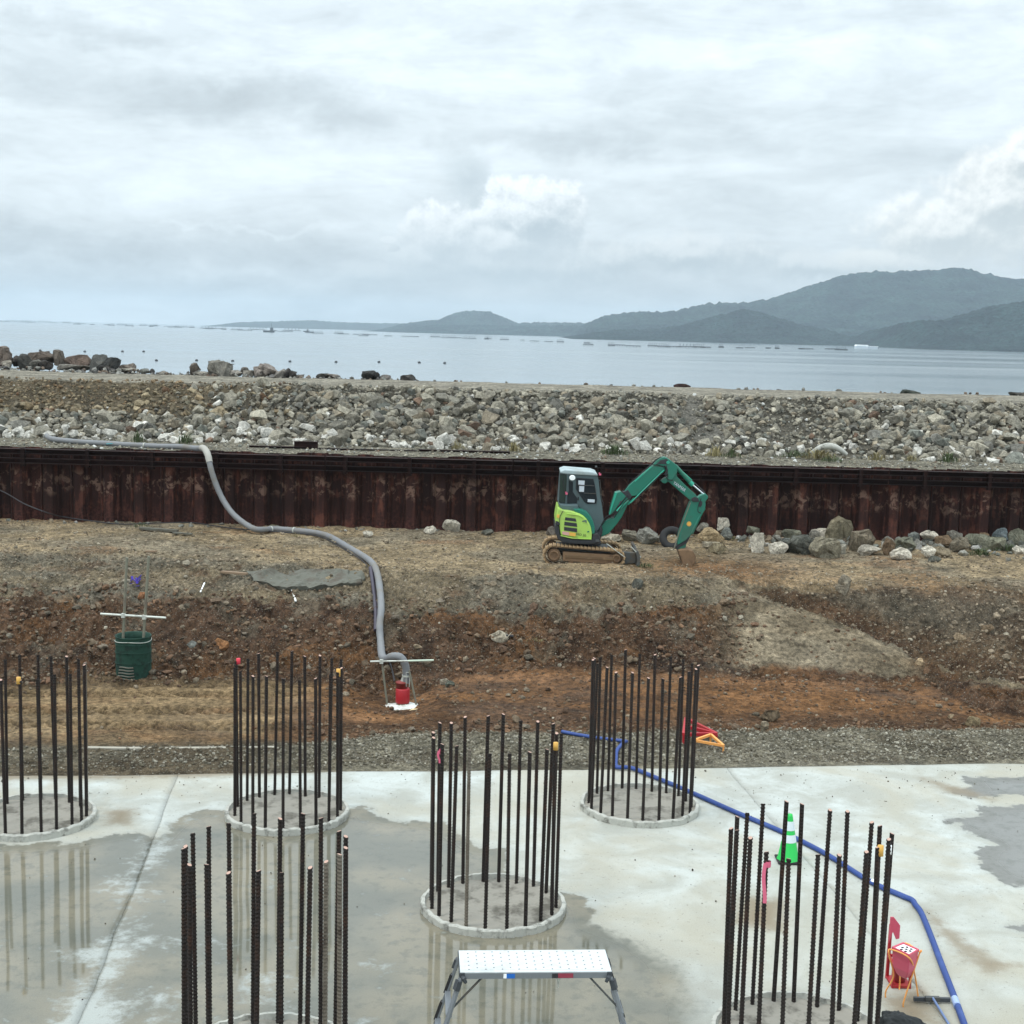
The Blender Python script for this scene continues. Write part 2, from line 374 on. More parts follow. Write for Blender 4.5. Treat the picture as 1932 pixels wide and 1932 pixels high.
MAT['hoseblk'] = simple('black_cable', (.018, .017, .02), .6, .2)
MAT['blue'] = simple('blue_hose', (.014, .040, .17), .5, .35, 5, (.10, .16, .36), .4)
MAT['red'] = simple('red_paint', (.30, .010, .016), .45, .3, 6, (.20, .09, .06), .3)
MAT['redpl'] = simple('pinkish_red_paint', (.42, .06, .10), .4, .3, 8)
MAT['orange'] = simple('orange_tube', (.62, .27, .07), .45, .2, 10)
MAT['galv'] = simple('galvanised_pipe', (.44, .46, .42), .5, .35, 12, (.16, .13, .1), .5, metal=.3)
MAT['pipe'] = simple('weathered_pipe', (.16, .16, .12), .6, .5, 8, (.13, .09, .07), .6)
MAT['green'] = simple('green_mesh', (.003, .036, .022), .7, .7, 14, (.012, .016, .015), .75, bmp=.5)
MAT['greenc'] = simple('green_cone_plastic', (.012, .36, .06), .45, .15, 8)
MAT['black'] = simple('black_rubber', (.014, .014, .015), .75, .4, 10, (.05, .045, .04), .3)
MAT['alu'] = simple('aluminium', (.42, .445, .45), .5, .22, 6, (.36, .37, .35), .4, bmp=.05)
MAT['aluleg'] = simple('aluminium_profile', (.17, .185, .20), .45, .3, 8, metal=.4)
MAT['darkgrey'] = simple('dark_grey_plastic', (.035, .04, .046), .5, .2, 10)
MAT['slabglass'] = simple('perforated_lid', (.72, .70, .72), .4, .1, 20)
MAT['mortar'] = simple('grey_mortar', (.105, .105, .085), .9, .7, 5, (.08, .06, .045), .7, bmp=1)
MAT['wood'] = simple('weathered_timber', (.20, .14, .09), .85, .5, 6)
MAT['purple'] = simple('purple_ribbon', (.05, .03, .30), .5, .2)
MAT['fabric'] = simple('white_bag', (.55, .57, .55), .8, .4, 6, (.3, .25, .18), .6)
MAT['foam'] = simple('yellow_foam', (.55, .43, .25), .9, .4, 8)
MAT['redribbon'] = simple('red_ribbon', (.5, .03, .05), .6, .2)
# excavator paints
MAT['lime'] = simple('lime_paint', (.29, .46, .085), .42, .2, 3, (.22, .21, .09), .5, coat=.2)
MAT['teal'] = simple('teal_paint', (.004, .125, .082), .42, .35, 3, (.05, .10, .07), .55, coat=.2)
MAT['cab'] = simple('cab_grey_paint', (.055, .085, .090), .45, .15, 4, (.08, .085, .08), .4)
MAT['roof'] = simple('cab_roof', (.27, .33, .34), .5, .3, 4, (.2,.2,.17), .4)
MAT['glass'] = simple('dark_glazing', (.010, .014, .017), .08, .1, bmp=0)
MAT['glassg'] = simple('rear_glazing', (.016, .028, .022), .10, .3, 2, bmp=0)
MAT['paper'] = simple('paper', (.42, .46, .50), .7, .2, 20)
MAT['track'] = simple('muddy_track', (.115, .072, .038), .85, .6, 8, (.26, .175, .095), .8, bmp=.6)
MAT['mud'] = simple('dried_mud_steel', (.17, .105, .058), .85, .5, 6, (.07, .042, .028), .6, bmp=.5)
MAT['shoe'] = simple('dry_mud_shoe', (.30, .205, .11), .85, .5, 9, (.16, .10, .055), .6, bmp=.5)
MAT['skirt'] = simple('dark_skirt', (.020, .022, .026), .55, .3, 6, (.07, .05, .035), .3)
MAT['chrome'] = simple('cylinder_rod', (.55, .57, .60), .25, .1, metal=.8, bmp=0)
MAT['steel'] = simple('grey_steel', (.055, .06, .06), .6, .5, 6, (.12, .085, .05), .5)
# ---------------------------------------------------------------- the ground
SEA = -2.0
WALLY = 38.9
cols_px = {  # px: [(py, z) x 5 : gravel end, face foot, mid face / crest, behind, bank edge]
 -900: [(1412, .0), (1292, .02), (1125, 1.25), (1080, 1.5), (1035, 1.8)],
 0:    [(1408, .0), (1290, .02), (1130, 1.25), (1085, 1.5), (1040, 1.8)],
 160:  [(1407, .0), (1288, .02), (1128, 1.25), (1085, 1.5), (1040, 1.8)],
 400:  [(1405, .0), (1282, .03), (1135, 1.22), (1095, 1.5), (1052, 1.78)],
 620:  [(1400, .0), (1278, .05), (1138, 1.22), (1100, 1.5), (1066, 1.76)],
 700:  [(1388, -.05), (1300, -.12), (1150, 1.12), (1100, 1.5), (1070, 1.75)],
 765:  [(1384, -.05), (1322, -.26), (1170, 1.0), (1105, 1.48), (1076, 1.74)],
 850:  [(1384, .0), (1275, .10), (1165, 1.05), (1110, 1.48), (1082, 1.74)],
 1000: [(1381, .0), (1258, .22), (1165, 1.05), (1115, 1.46), (1085, 1.72)],
 1150: [(1379, .0), (1255, .25), (1170, 1.0), (1118, 1.45), (1088, 1.70)],
 1300: [(1378, .0), (1266, .18), (1165, 1.0), (1112, 1.48), (1086, 1.66)],
 1400: [(1377, .0), (1272, .14), (1124, 1.38), (1113, 1.32), (1090, 1.60)],
 1500: [(1376, .0), (1276, .12), (1158, 1.08), (1146, 1.02), (1098, 1.62)],
 1600: [(1376, .0), (1280, .10), (1196, .78), (1180, .72), (1101, 1.64)],
 1740: [(1376, .0), (1284, .06), (1252, .36), (1238, .34), (1103, 1.66)],
 1850: [(1376, .0), (1345, .0), (1296, .12), (1262, .30), (1104, 1.66)],
 1932: [(1377, .0), (1352, .0), (1312, .08), (1275, .26), (1104, 1.66)],
 2900: [(1380, .0), (1360, .0), (1320, .08), (1290, .2), (1100, 1.66)]}
ea, eb = gp(100, 1463.5, 0), gp(1800, 1443.5, 0)
def slab_edge(x): return ea.y + (x-ea.x)*(eb.y-ea.y)/(eb.x-ea.x)
nX, nY = 1100, 430
gx = np.linspace(-24, 24, nX)
rowsY = []; rowsZ = []
rowsY.append(slab_edge(gx)-.6); rowsZ.append(np.full(nX, -.10))
rowsY.append(slab_edge(gx)+.25); rowsZ.append(np.full(nX, -.03))
for k in range(5):
    pts = sorted((gp(px, c[k][0], c[k][1]) for px, c in cols_px.items()), key=lambda p: p.x)
    xs = [p.x for p in pts]
    rowsY.append(np.interp(gx, xs, [p.y for p in pts])); rowsZ.append(np.interp(gx, xs, [p.z for p in pts]))
rowsY.append(np.full(nX, WALLY-.3)); rowsZ.append(np.full(nX, 1.86))
rowsY.append(np.full(nX, WALLY+.6)); rowsZ.append(np.full(nX, 1.86))
RY = np.array(rowsY); RZ = np.array(rowsZ)
for k in range(1, len(RY)): RY[k] = np.maximum(RY[k], RY[k-1]+.18)
ker = np.ones(9)/9
for A in (RY, RZ):
    for k in range(2, 7): A[k] = np.convolve(np.pad(A[k], 4, 'edge'), ker, 'valid')
def prof(x, y):
    """base height and continuous row number at world x, y"""
    x = np.asarray(x, float); y = np.asarray(y, float)
    fi = np.clip((x-gx[0])/(gx[1]-gx[0]), 0, nX-1.001); i = fi.astype(int); f = fi-i
    ry = RY[:, i]*(1-f)+RY[:, i+1]*f; rz = RZ[:, i]*(1-f)+RZ[:, i+1]*f
    z = rz[0].copy(); t = np.zeros_like(z)
    for k in range(len(RY)-1):
        u = np.clip((y-ry[k])/(ry[k+1]-ry[k]), 0, 1)
        z = z + (rz[k+1]-rz[k])*u; t = t+u
    return z, t
def ground_h(x, y):
    x = np.asarray(x, float); y = np.asarray(y, float)
    z, t = prof(x, y)
    # soften the break lines
    z2 = sum(prof(x, y+d)[0] for d in (-.3, -.15, .15, .3)); z = (z+z2)/5
    face = sstep(t, 2.7, 3.3)*(1-sstep(t, 5.6, 6.2)); flat = sstep(t, 1.6, 2.1)*(1-sstep(t, 2.8, 3.1)); top = sstep(t, 5.7, 6.2)
    strip = (1-sstep(t, 1.9, 2.2))*sstep(t, .9, 1.1)
    n = (fbm(x*.55, y*.55, 4, 1)-.5)*.34*face + (fbm(x*1.7, y*1.7, 5, 2, .6)-.5)*.30*face
    # broken lumps on the cut face
    n += (np.abs(fbm(x*2.6, y*2.6, 4, 5, .62)-.5)*-.75+.10)*face*(1-.6*sstep(t, 4.2, 4.8))
    n += (fbm(x*1.2, y*1.2, 4, 3)-.5)*.12*flat*sstep(x, -6.5, -3.5) + (fbm(x*.8, y*.8, 3, 3)-.5)*.05*flat
    n += (fbm(x*1.5, y*1.5, 5, 4)-.5)*.12*top + (fbm(x*2.5, y*2.5, 4, 6)-.5)*.08*strip
    n += (fbm(x*8, y*8, 3, 8, .65)-.5)*(.04+.15*face+.04*strip)
    # wheel and crawler ruts: sandy flat at the left
    sand = flat*(1-sstep(x, -4.2, -3.4))
    yy = y - .05*x
    for c0, w in ((25.7, .30), (26.65, .30), (27.75, .26), (28.4, .2)):
        d = np.abs(yy-c0-.12*np.sin(x*.35+c0)); m = np.clip(1-d/w, 0, 1)
        sgn = np.where(yy-c0 > 0, 1, -1)
        lug = np.clip(np.sin((x+sgn*d*1.1)*2*np.pi/.31)*1.6, -1, 1)
        n += sand*(sstep(m, 0, .35)*(-.05+.045*lug))
    # the ramp tracks
    for off in (.35, 1.25):
        pass
    return z+n, t
def ramp_side(x, y):
    """positive on the ramp behind the grey ridge"""
    a, b = gp(1395, 1112, 1.35), gp(1745, 1248, .35)
    return ((b.x-a.x)*(y-a.y)-(b.y-a.y)*(x-a.x))/math.hypot(b.x-a.x, b.y-a.y)
v = np.linspace(0, 1, nY)
Xg, Vg = np.meshgrid(gx, v)
Y0r, Y1r = slab_edge(gx)-.6, np.full(nX, WALLY+.6)
Yg = Y0r[None, :]*(1-Vg)+Y1r[None, :]*Vg
Zg, Tg = ground_h(Xg, Yg)
rs = ramp_side(Xg, Yg)
onramp = sstep(rs, .0, .12)*sstep(Xg, 5.2, 6.2)*(1-sstep(Tg, 5.2, 6.3))
for off in (.12, .85, 1.25):
    Zg -= (.13 if off < .5 else .06)*np.exp(-((rs-off-.05)/.09)**2)*sstep(Xg, 5.4, 6.4)*(1-sstep(Xg, 9.8, 11.5))
def lerp(a, b, t): return np.asarray(a)[None, None]*(1-t[..., None])+np.asarray(b)[None, None]*t[..., None] if np.ndim(a) == 1 else a*(1-t[..., None])+np.asarray(b)*t[..., None]
wob = (fbm(Xg*.8, Yg*.8, 5, 21, .6)-.5)*.9; wob2 = fbm(Xg*.5, Yg*1.2, 5, 22, .6); wob3 = fbm(Xg*2.2, Yg*2.2, 4, 23, .6)
T = Tg+wob*.5
GRAVEL = np.array((.165, .148, .108)); MUDK = np.array((.090, .070, .045)); TAN = np.array((.235, .165, .090)); ORANGE = np.array((.168, .084, .036))
BROWN = np.array((.092, .053, .031)); UPG = np.array((.180, .143, .092)); TOP = np.array((.285, .218, .132)); GREYR = np.array((.195, .170, .125)); DK = np.array((.026, .015, .010))
leftm = 1-sstep(Xg+wob*1.2, -4.6, -3.4)
c = np.broadcast_to(GRAVEL, Xg.shape+(3,)).copy()
c = lerp(c, MUDK, (.55+.45*sstep(fbm(Xg*.7, Yg*.9, 4, 31), .35, .6))*leftm)
c = lerp(c, MUDK*.9, (1-leftm)*sstep(fbm(Xg*.6, Yg*1.6, 4, 32), .55, .7)*.6)
# zone 2-3: the flat
flatc = lerp(lerp(c*0+ORANGE, BROWN, sstep(wob2, .48, .68)*.9), TAN*.75+ORANGE*.25, leftm*0)
flatc = lerp(flatc, ORANGE*1.3+.01, sstep(fbm(Xg*.35, Yg*1.1, 4, 33), .5, .68)*.8)
flatc = lerp(flatc, TAN, leftm*(1-.55*sstep(fbm(Xg*.6, Yg*1.1, 4, 34), .5, .72)))
flatc = lerp(flatc, MUDK, leftm*(1-sstep(T, 1.95, 2.22)))
Tb = Tg + (fbm(Xg*1.5, Yg*1.5, 4, 77)-.5)*.14
c = lerp(c, flatc, sstep(Tb, 1.94, 2.05))
# zone 3-4 dark brown cut face
br = lerp(c*0+BROWN, ORANGE*.85, sstep(wob2, .56, .72)*.7); br = lerp(br, DK, sstep(wob3, .56, .72)*.65); br = lerp(br, GRAVEL*.8, sstep(fbm(Xg*1.1, Yg*1.1, 5, 36, .6), .58, .7)*.5)
c = lerp(c, br, sstep(T, 2.93, 3.06))
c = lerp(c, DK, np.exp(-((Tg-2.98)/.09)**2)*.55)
# dark earth band above the gravel on the right
c = lerp(c, BROWN*.75, (1-leftm)*np.exp(-((Tb-2.12)/.16)**2)*.75)
# zone 4-6 grey gravel of the upper slope
up = lerp(c*0+UPG, GREYR*.82, sstep(fbm(Xg*.5, Yg*.9, 4, 37), .4, .6)); up = lerp(up, BROWN*1.3, sstep(wob3, .6, .74)*.6)
Xr = sstep(Xg, 6.4, 8.0)*sstep(rs, .1, .5)
cut = 4.0+.15*sstep(Xg, -2, 2)
c = lerp(c, up, sstep(T, cut-.06, cut+.12)*(1-Xr))
# zone 6+: pale trodden bank top
tp = lerp(c*0+TOP, GREYR, sstep(fbm(Xg*.4, Yg*.6, 4, 38), .45, .65)*.7); tp = lerp(tp, ORANGE*1.25, sstep(fbm(Xg*.5, Yg*.9, 4, 39), .6, .72)*.45)
tp = lerp(tp, ORANGE*.95+BROWN*.3, np.exp(-(((Xg-5.0)/2.2)**2+((Yg-34.4)/1.5)**2))*.9)
c = lerp(c, tp, sstep(T, 5.75, 6.15))
# the face above the ramp and the ramp itself
c = lerp(c, lerp(br*.85, GREYR*.62, sstep(wob2, .5, .65)*.35+.4*sstep(T, 5.2, 5.5)), Xr*(1-sstep(T, 5.7, 6.05))*sstep(T, 4.6, 5.1))
c = lerp(c, lerp(c*0+np.array((.085, .050, .029)), np.array((.13, .088, .052)), sstep(fbm(rs*2.5, Xg*.25, 4, 46), .42, .6)), onramp*(1-sstep(T, 5.0, 5.5))*.92*sstep(rs, 0, .1))
# the smooth grey flank in front of the ramp
pa = gp(1300, 1120, 1.3).x
flank = sstep(Xg, pa, pa+1.3)*(1-sstep(Xg, gp(1735, 1250, .35).x-.5, gp(1735, 1250, .35).x+.3))*(1-sstep(rs, -.08, .05))*sstep(Tg+wob*.12, 3.02, 3.2)
c = lerp(c, lerp(c*0+np.array((.255, .21, .143)), np.array((.20, .16, .105)), sstep(wob2, .4, .62)), flank*.95)
c = lerp(c, DK*1.2, np.exp(-((rs-.16)/.09)**2)*sstep(Xg, 5.4, 6.4)*(1-sstep(Xg, 10.5, 12))*.8)
Zg = Zg - flank*(Zg-prof(Xg, Yg)[0])*.8
c *= ((.86+.28*fbm(Xg*5, Yg*5, 3, 40))*(.72+.54*fbm(Xg*1.6, Yg*2.4, 4, 43, .65)))[..., None]
peb = .25+.75*np.maximum.reduce([(1-sstep(Tb, 1.85, 2.05)), sstep(T, 2.9, 3.1)*.8, sstep(T, 4, 4.3)*.6]); peb = peb*(1-.75*flank); peb = peb*(1-.85*leftm*sstep(Tb, 2.0, 2.2)*(1-sstep(T, 2.8, 3.0)))
damp = sstep(fbm(Xg*.7, Yg*.7, 3, 41), .4, .6)*(1-sstep(T, 4.5, 5.5))
sand_ = leftm*sstep(Tg, 1.95, 2.1)*(1-sstep(Tg, 2.85, 3.0)); yy_ = Yg-.05*Xg; trk_ = np.zeros_like(Xg)
for c0, w in ((25.7, .30), (26.65, .30), (27.75, .26), (28.4, .2)):
    d_ = np.abs(yy_-c0-.12*np.sin(Xg*.35+c0)); m_ = np.clip(1-d_/w, 0, 1); sg = np.where(yy_-c0 > 0, 1, -1)
    trk_ = np.maximum(trk_, sstep(m_, 0, .3)*(.12+.88*np.clip(-np.sin((Xg+sg*d_*1.1)*2*np.pi/.31)*1.4, 0, 1)))
c *= (1-.58*trk_*sand_*sstep(fbm(Xg*.6, Yg*1.2, 3, 45), .15, .4))[..., None]
ground = put('ground', grid_mesh('ground', Xg, Yg, Zg, MAT['soil'], attrs={'peb': peb, 'damp': damp}, cols={'soil': c}))
tag(ground, kind='structure')
def hz(x, y):
    xx = float(x); fi = (xx-gx[0])/(gx[1]-gx[0]); i = int(min(max(fi, 0), nX-2)); f = fi-i
    y0 = Y0r[i]; y1 = Y1r[i]; fv = (float(y)-y0)/(y1-y0)*(nY-1); j = int(min(max(fv, 0), nY-2)); g = min(max(fv-j, 0), 1)
    return float((Zg[j,i]*(1-f)+Zg[j,i+1]*f)*(1-g)+(Zg[j+1,i]*(1-f)+Zg[j+1,i+1]*f)*g)
def onground(px, py, z0=1.0):          # where a line of sight meets the terrain
    d = ray(px, py); best = None; t = 21.0/d.y
    while t*d.y < WALLY-.1:
        p = Vector((0, 0, H))+d*t
        if p.z <= hz(p.x, p.y): return Vector((p.x, p.y, hz(p.x, p.y)))
        t += .04/d.y
    return Vector((0, 0, H))+d*((WALLY-.5)/d.y)
# ground beyond the modelled strip: one low sheet under everything on land
low = MB(); low.add([(-60, -6, -.35), (60, -6, -.35), (60, WALLY, -.35), (-60, WALLY, -.35)], [(0, 1, 2, 3)])
tag(low.obj('subsoil', MAT['mortar']), kind='structure')

# ---------------------------------------------------------------- the slab: three pours with open joints
def sdpoly(px, py, poly):
    d = np.full(px.shape, 1e9); inside = np.zeros(px.shape, bool); n = len(poly)
    for i in range(n):
        ax, ay = poly[i]; bx, by = poly[(i+1) % n]
        ex, ey = bx-ax, by-ay; wx, wy = px-ax, py-ay
        t = np.clip((wx*ex+wy*ey)/(ex*ex+ey*ey), 0, 1)
        d = np.minimum(d, (wx-ex*t)**2+(wy-ey*t)**2)
        cnd = ((ay <= py) & (by > py)) | ((ay > py) & (by <= py))
        with np.errstate(divide='ignore', invalid='ignore'):
            xi = ax+(py-ay)/(by-ay if by != ay else 1e-9)*(bx-ax)
        inside ^= cnd & (px < xi)
    d = np.sqrt(d); return np.where(inside, d, -d)
def W2(pts): return [tuple(gp(x, y, 0).xy) for x, y in pts]
def Z6(pts): return [((1800+x/2.954)/1.1925, (1650+y/2.954)/1.1925) for x, y in pts]
wetpolys = [W2([(-900, 1600), (-60, 1592), (60, 1596), (150, 1588), (205, 1577), (265, 1568), (300, 1580), (322, 1558), (348, 1543), (385, 1530), (425, 1535), (540, 1580), (652, 1533), (690, 1524), (702, 1540), (760, 1549), (830, 1556),
                (872, 1580), (905, 1600), (945, 1602), (955, 1640), (930, 1680), (1060, 1686), (1086, 1688), (1112, 1715), (1120, 1745), (1190, 1772), (1250, 1810), (1292, 1865), (1305, 1932), (1290, 2300), (600, 3400), (-2500, 3400)]),
            W2(Z6([(1105, 290), (1230, 285), (1500, 300), (1900, 310), (1900, 440), (1489, 425), (1200, 433), (1000, 385), (1180, 370)])),
            W2(Z6([(1900, 470), (1489, 478), (1370, 485), (1190, 490), (1202, 545), (1010, 555), (1003, 600), (1100, 650), (1230, 700), (1283, 735), (1228, 770), (1198, 840), (1290, 930), (1380, 980), (1489, 1005), (1900, 1040)])),
            W2(Z6([(1375, 1297), (1489, 1262), (1700, 1260), (1700, 1350), (1489, 1335)]))]
mudpolys = [W2(Z6([(850, 1180), (1000, 1300), (1270, 1500), (1450, 1540), (1230, 1590), (1040, 1440), (900, 1300)])), W2(Z6([(780, 290), (900, 320), (1100, 370), (1300, 440), (1000, 400)])),
            W2(Z6([(560, 1760), (800, 1700), (930, 1932), (640, 1932)])), W2([(1400, 1690), (1480, 1700), (1480, 1760), (1380, 1740)]), W2([(200, 1530), (255, 1525), (245, 1555), (205, 1556)]),
            W2([(0, 1448), (200, 1462), (400, 1456), (640, 1452), (640, 1455), (380, 1466), (120, 1470), (0, 1474)])]
j1 = (gp(336, 1463, 0), gp(150, 1932, 0)); j2 = (gp(1369, 1446.5, 0), gp(1743, 1879, 0))
def lineX(j, y): return j[0].x+(y-j[0].y)*(j[1].x-j[0].x)/(j[1].y-j[0].y)
slabs = []
for (lab, xl, xr, nx) in (('left', None, j1, 170), ('mid', j1, j2, 260), ('right', j2, None, 170)):
    ny = 260; vv = np.linspace(0, 1, ny)**.75
    A = np.zeros((ny, nx)); B = np.zeros((ny, nx))
    for it in range(2):
        yl = 4.0; 
    U = np.linspace(0, 1, nx)
    for r in range(ny):
        # a row of constant fraction between y = 4 and the far edge
        xs = None; y = np.full(nx, 4+(23.0-4)*vv[r])
        for it in range(4):
            a = np.full(nx, -26.0) if xl is None else lineX(xl, y)+(fbm(y*1.3, y*0+3, 4, 57)-.5)*.07+.0035
            b = np.full(nx, 26.0) if xr is None else lineX(xr, y)+(fbm(y*1.3, y*0+3, 4, 57)-.5)*.07-.0035
            xs = a+(b-a)*U; y = 4+(slab_edge(xs)-4)*vv[r]
        A[r] = xs; B[r] = y
    wob = (fbm(A*1.4, B*1.4, 4, 51)-.5)*.02
    edge = sstep(vv, .985, 1.0)[:, None]
    Yw = B+edge*(fbm(A*.8, A*0, 3, 52)-.5)*.16
    Zs = (fbm(A*.3, B*.3, 3, 53)-.5)*.02
    wet = np.maximum.reduce([sdpoly(A, B, p) for p in wetpolys])
    mud = np.clip(np.maximum.reduce([sstep(sdpoly(A, B, p), -.45, .35) for p in mudpolys]), 0, 1)
    jd = np.abs(A-lineX(j1, B)); milk = np.exp(-(jd/.35)**2) + .8*sstep(-B, -17.5, -14.0)*(fbm(A*.5, B*.5, 3, 54)) + .35*np.exp(-((A+9.2)/1.6)**2)
    milk = milk-.5*sstep(A, -1.5, 0)
    tone = sstep(fbm(A*.22, B*.22, 4, 55), .5, .72)*.8; soft = 1-sstep(B+A*.12, 15.0, 18.0); soft = soft*(1-sstep(A, 5.0, 6.0)*.8)
    tone = np.maximum(tone, .55*np.exp(-(((A-4.0)/2.0)**2+((B-16.5)/2.2)**2)))
    # each pour as a thick plate: skirt rows at both ends
    A2 = np.vstack([A[:1], A, A[-1:]]); B2 = np.vstack([Yw[:1], Yw, Yw[-1:]]); Z2 = np.vstack([Zs[:1]-.3, Zs, Zs[-1:]-.25])
    ex = lambda q: np.vstack([q[:1], q, q[-1:]])
    A3 = np.hstack([A2[:, :1], A2, A2[:, -1:]]); B3 = np.hstack([B2[:, :1], B2, B2[:, -1:]]); Z3 = np.hstack([Z2[:, :1]-.2, Z2, Z2[:, -1:]-.2])
    ex2 = lambda q: np.hstack([ex(q)[:, :1], ex(q), ex(q)[:, -1:]])
    o = put('concrete_slab', grid_mesh('concrete_slab', A3, B3, Z3, MAT['slab'], attrs={'wet': ex2(wet), 'mud': ex2(mud), 'milk': ex2(milk), 'soft': ex2(soft), 'tone': ex2(tone)}))
    tag(o, kind='structure')

# ---------------------------------------------------------------- embankment behind the wall
CR_Y0, CR_Z, CR_Y1 = 45.1, 5.52, 51.4
FOOT_Y, FOOT_Z = 42.1, 3.86
xe = np.linspace(-60, 60, 700)
ye = np.concatenate([np.linspace(WALLY+.35, FOOT_Y, 26), np.linspace(FOOT_Y+.08, CR_Y0, 40), np.linspace(CR_Y0+.15, CR_Y1, 30), np.linspace(CR_Y1+.3, CR_Y1+13, 26)])
Xe, Ye = np.meshgrid(xe, ye)
def emb_h(x, y):
    x = np.asarray(x, float); y = np.asarray(y, float)
    cy = CR_Y0+(fbm(x*.25, x*0, 3, 61)-.5)*.5
    base = np.interp(y, [WALLY, WALLY+.7, 41.2, FOOT_Y], [3.84, 3.84, 3.86, FOOT_Z])
    up = np.clip((y-FOOT_Y)/(cy-FOOT_Y), 0, 1)
    z = base+(CR_Z-FOOT_Z)*up*(1.0)
    down = np.clip((y-CR_Y1)/12.0, 0, 1); z = z-down*8.2
    slope = sstep(up, 0, .1)*(1-sstep(up, .95, 1.0))
    z = z+(fbm(x*1.2, y*1.2, 4, 62)-.5)*.25*slope+(fbm(x*.6, y*.8, 4, 63)-.5)*.08+(fbm(x*6, y*6, 3, 64)-.5)*.03
    xl = np.interp(x, [-19.5, -11.5, -10.9, -8.7, -8.2, -6.4, -5.9, 60], [.55, .50, .06, .06, .42, .34, 0, 0])
    z = z+xl*np.exp(-((y-CR_Y1-.75)/.38)**2)*(.8+.5*fbm(x*1.5, y, 3, 68))
    return z, up, down
Ze, up_, dn_ = emb_h(Xe, Ye)
ce = np.broadcast_to(np.array((.185, .170, .130)), Xe.shape+(3,)).copy()
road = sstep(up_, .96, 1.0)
ce = lerp(ce, np.array((.050, .045, .036)), (1-road)*sstep(up_, .0, .08)*.8)  # slope under the rocks painted dark, standing in for shade in the gaps
ce = lerp(ce, np.array((.10, .080, .052)), (1-road)*sstep(up_, .3, .7)*(1-sstep(Xe+(fbm(Xe*.5, Ye, 3, 66)-.5)*6, -10.5, -5.5)))
ce = lerp(ce, np.array((.15, .142, .122)), (1-road)*sstep(up_, .05, .3)*np.exp(-((Xe-6.2)/1.5)**2))
ce = lerp(ce, np.array((.262, .240, .192)), road*(1-sstep(dn_, 0, .02)))
ce = lerp(ce, np.array((.05, .055, .05)), sstep(dn_, .01, .1))
ce *= (.8+.4*fbm(Xe*1.5, Ye*2, 4, 67))[..., None]
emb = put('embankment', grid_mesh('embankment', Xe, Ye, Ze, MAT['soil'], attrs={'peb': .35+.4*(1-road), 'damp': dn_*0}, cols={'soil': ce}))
tag(emb, kind='structure')
def ez(x, y): return float(emb_h(np.array([x]), np.array([y]))[0][0])

# ---------------------------------------------------------------- sea
m, t, p = newmat('sea_water'); co = geoco(t)
mp = t.nodes.new('ShaderNodeMapping'); mp.inputs['Scale'].default_value = (1, 1, 1); t.links.new(co, mp.inputs[0])
p.inputs['Base Color'].default_value = (.15, .19, .21, 1); p.inputs['Roughness'].default_value = .12; p.inputs['IOR'].default_value = 1.33
mp2 = t.nodes.new('ShaderNodeMapping'); mp2.inputs['Scale'].default_value = (.0016, .012, 1); t.links.new(co, mp2.inputs[0])
patch = NOISE(mp2.outputs[0], 1.0, 4, .55, t)
mp3 = t.nodes.new('ShaderNodeMapping'); mp3.inputs['Scale'].default_value = (.5, 1, 1); t.links.new(co, mp3.inputs[0])
wv = M('ADD', NOISE(mp3.outputs[0], .35, 4, .6, t), M('MULTIPLY', NOISE(mp3.outputs[0], 2.2, 3, .5, t), .3, tree=t), tree=t)
b = bump(t, p, wv, .10, .5)
t.links.new(SS(patch, .35, .65, t, .05, .11), b.inputs['Strength'])
t.links.new(SS(patch, .3, .7, t, .10, .17), p.inputs['Roughness'])
xs_ = np.concatenate([[-9000, -6000, -3000], np.linspace(-1000, 1000, 5), [3000, 6000, 9000]]); ys_ = np.concatenate([[44, 100, 300, 1000, 3000, 6000, 9500]])
Xs, Ys = np.meshgrid(xs_, ys_)
tag(put('sea', grid_mesh('sea', Xs, Ys, Xs*0+SEA, m)), kind='structure')

# ---------------------------------------------------------------- hills over the bay
def hill_mat(name, a, b2, sc=1.0):
    m, t, p = newmat(name); co = geoco(t)
    n1 = NOISE(co, .012*sc, 5, .65, t); n2 = NOISE(co, .08*sc, 4, .7, t)
    v = t.nodes.new('ShaderNodeTexVoronoi'); v.inputs['Scale'].default_value = .11*sc; t.links.new(co, v.inputs['Vector'])
    c = MIX(SS(n1, .35, .65, t), a, b2, t); f = M('MULTIPLY', SS(n2, .3, .7, t, .6, 1.35), SS(v.outputs['Distance'], .2, .8, t, 1.2, .6), tree=t)  # big light and dark patches in the colour stand in for shaded folds
    c = MIX(1.0, c, COMB(f, f, f, t), t, 'MULTIPLY')
    t.links.new(c, p.inputs['Base Color']); p.inputs['Roughness'].default_value = .95; p.inputs['Specular IOR Level'].default_value = .1
    bump(t, p, M('SUBTRACT', n2, M('MULTIPLY', v.outputs['Distance'], .8, tree=t), tree=t), .9, 6)
    return m
HM = hill_mat('forest_hill', (.003, .014, .020), (.026, .055, .052))  # bluish cast here and in the nearer copy imitates distance haze in the colour
HM2 = hill_mat('forest_hill_near', (.002, .009, .013), (.018, .040, .038), 1.4)
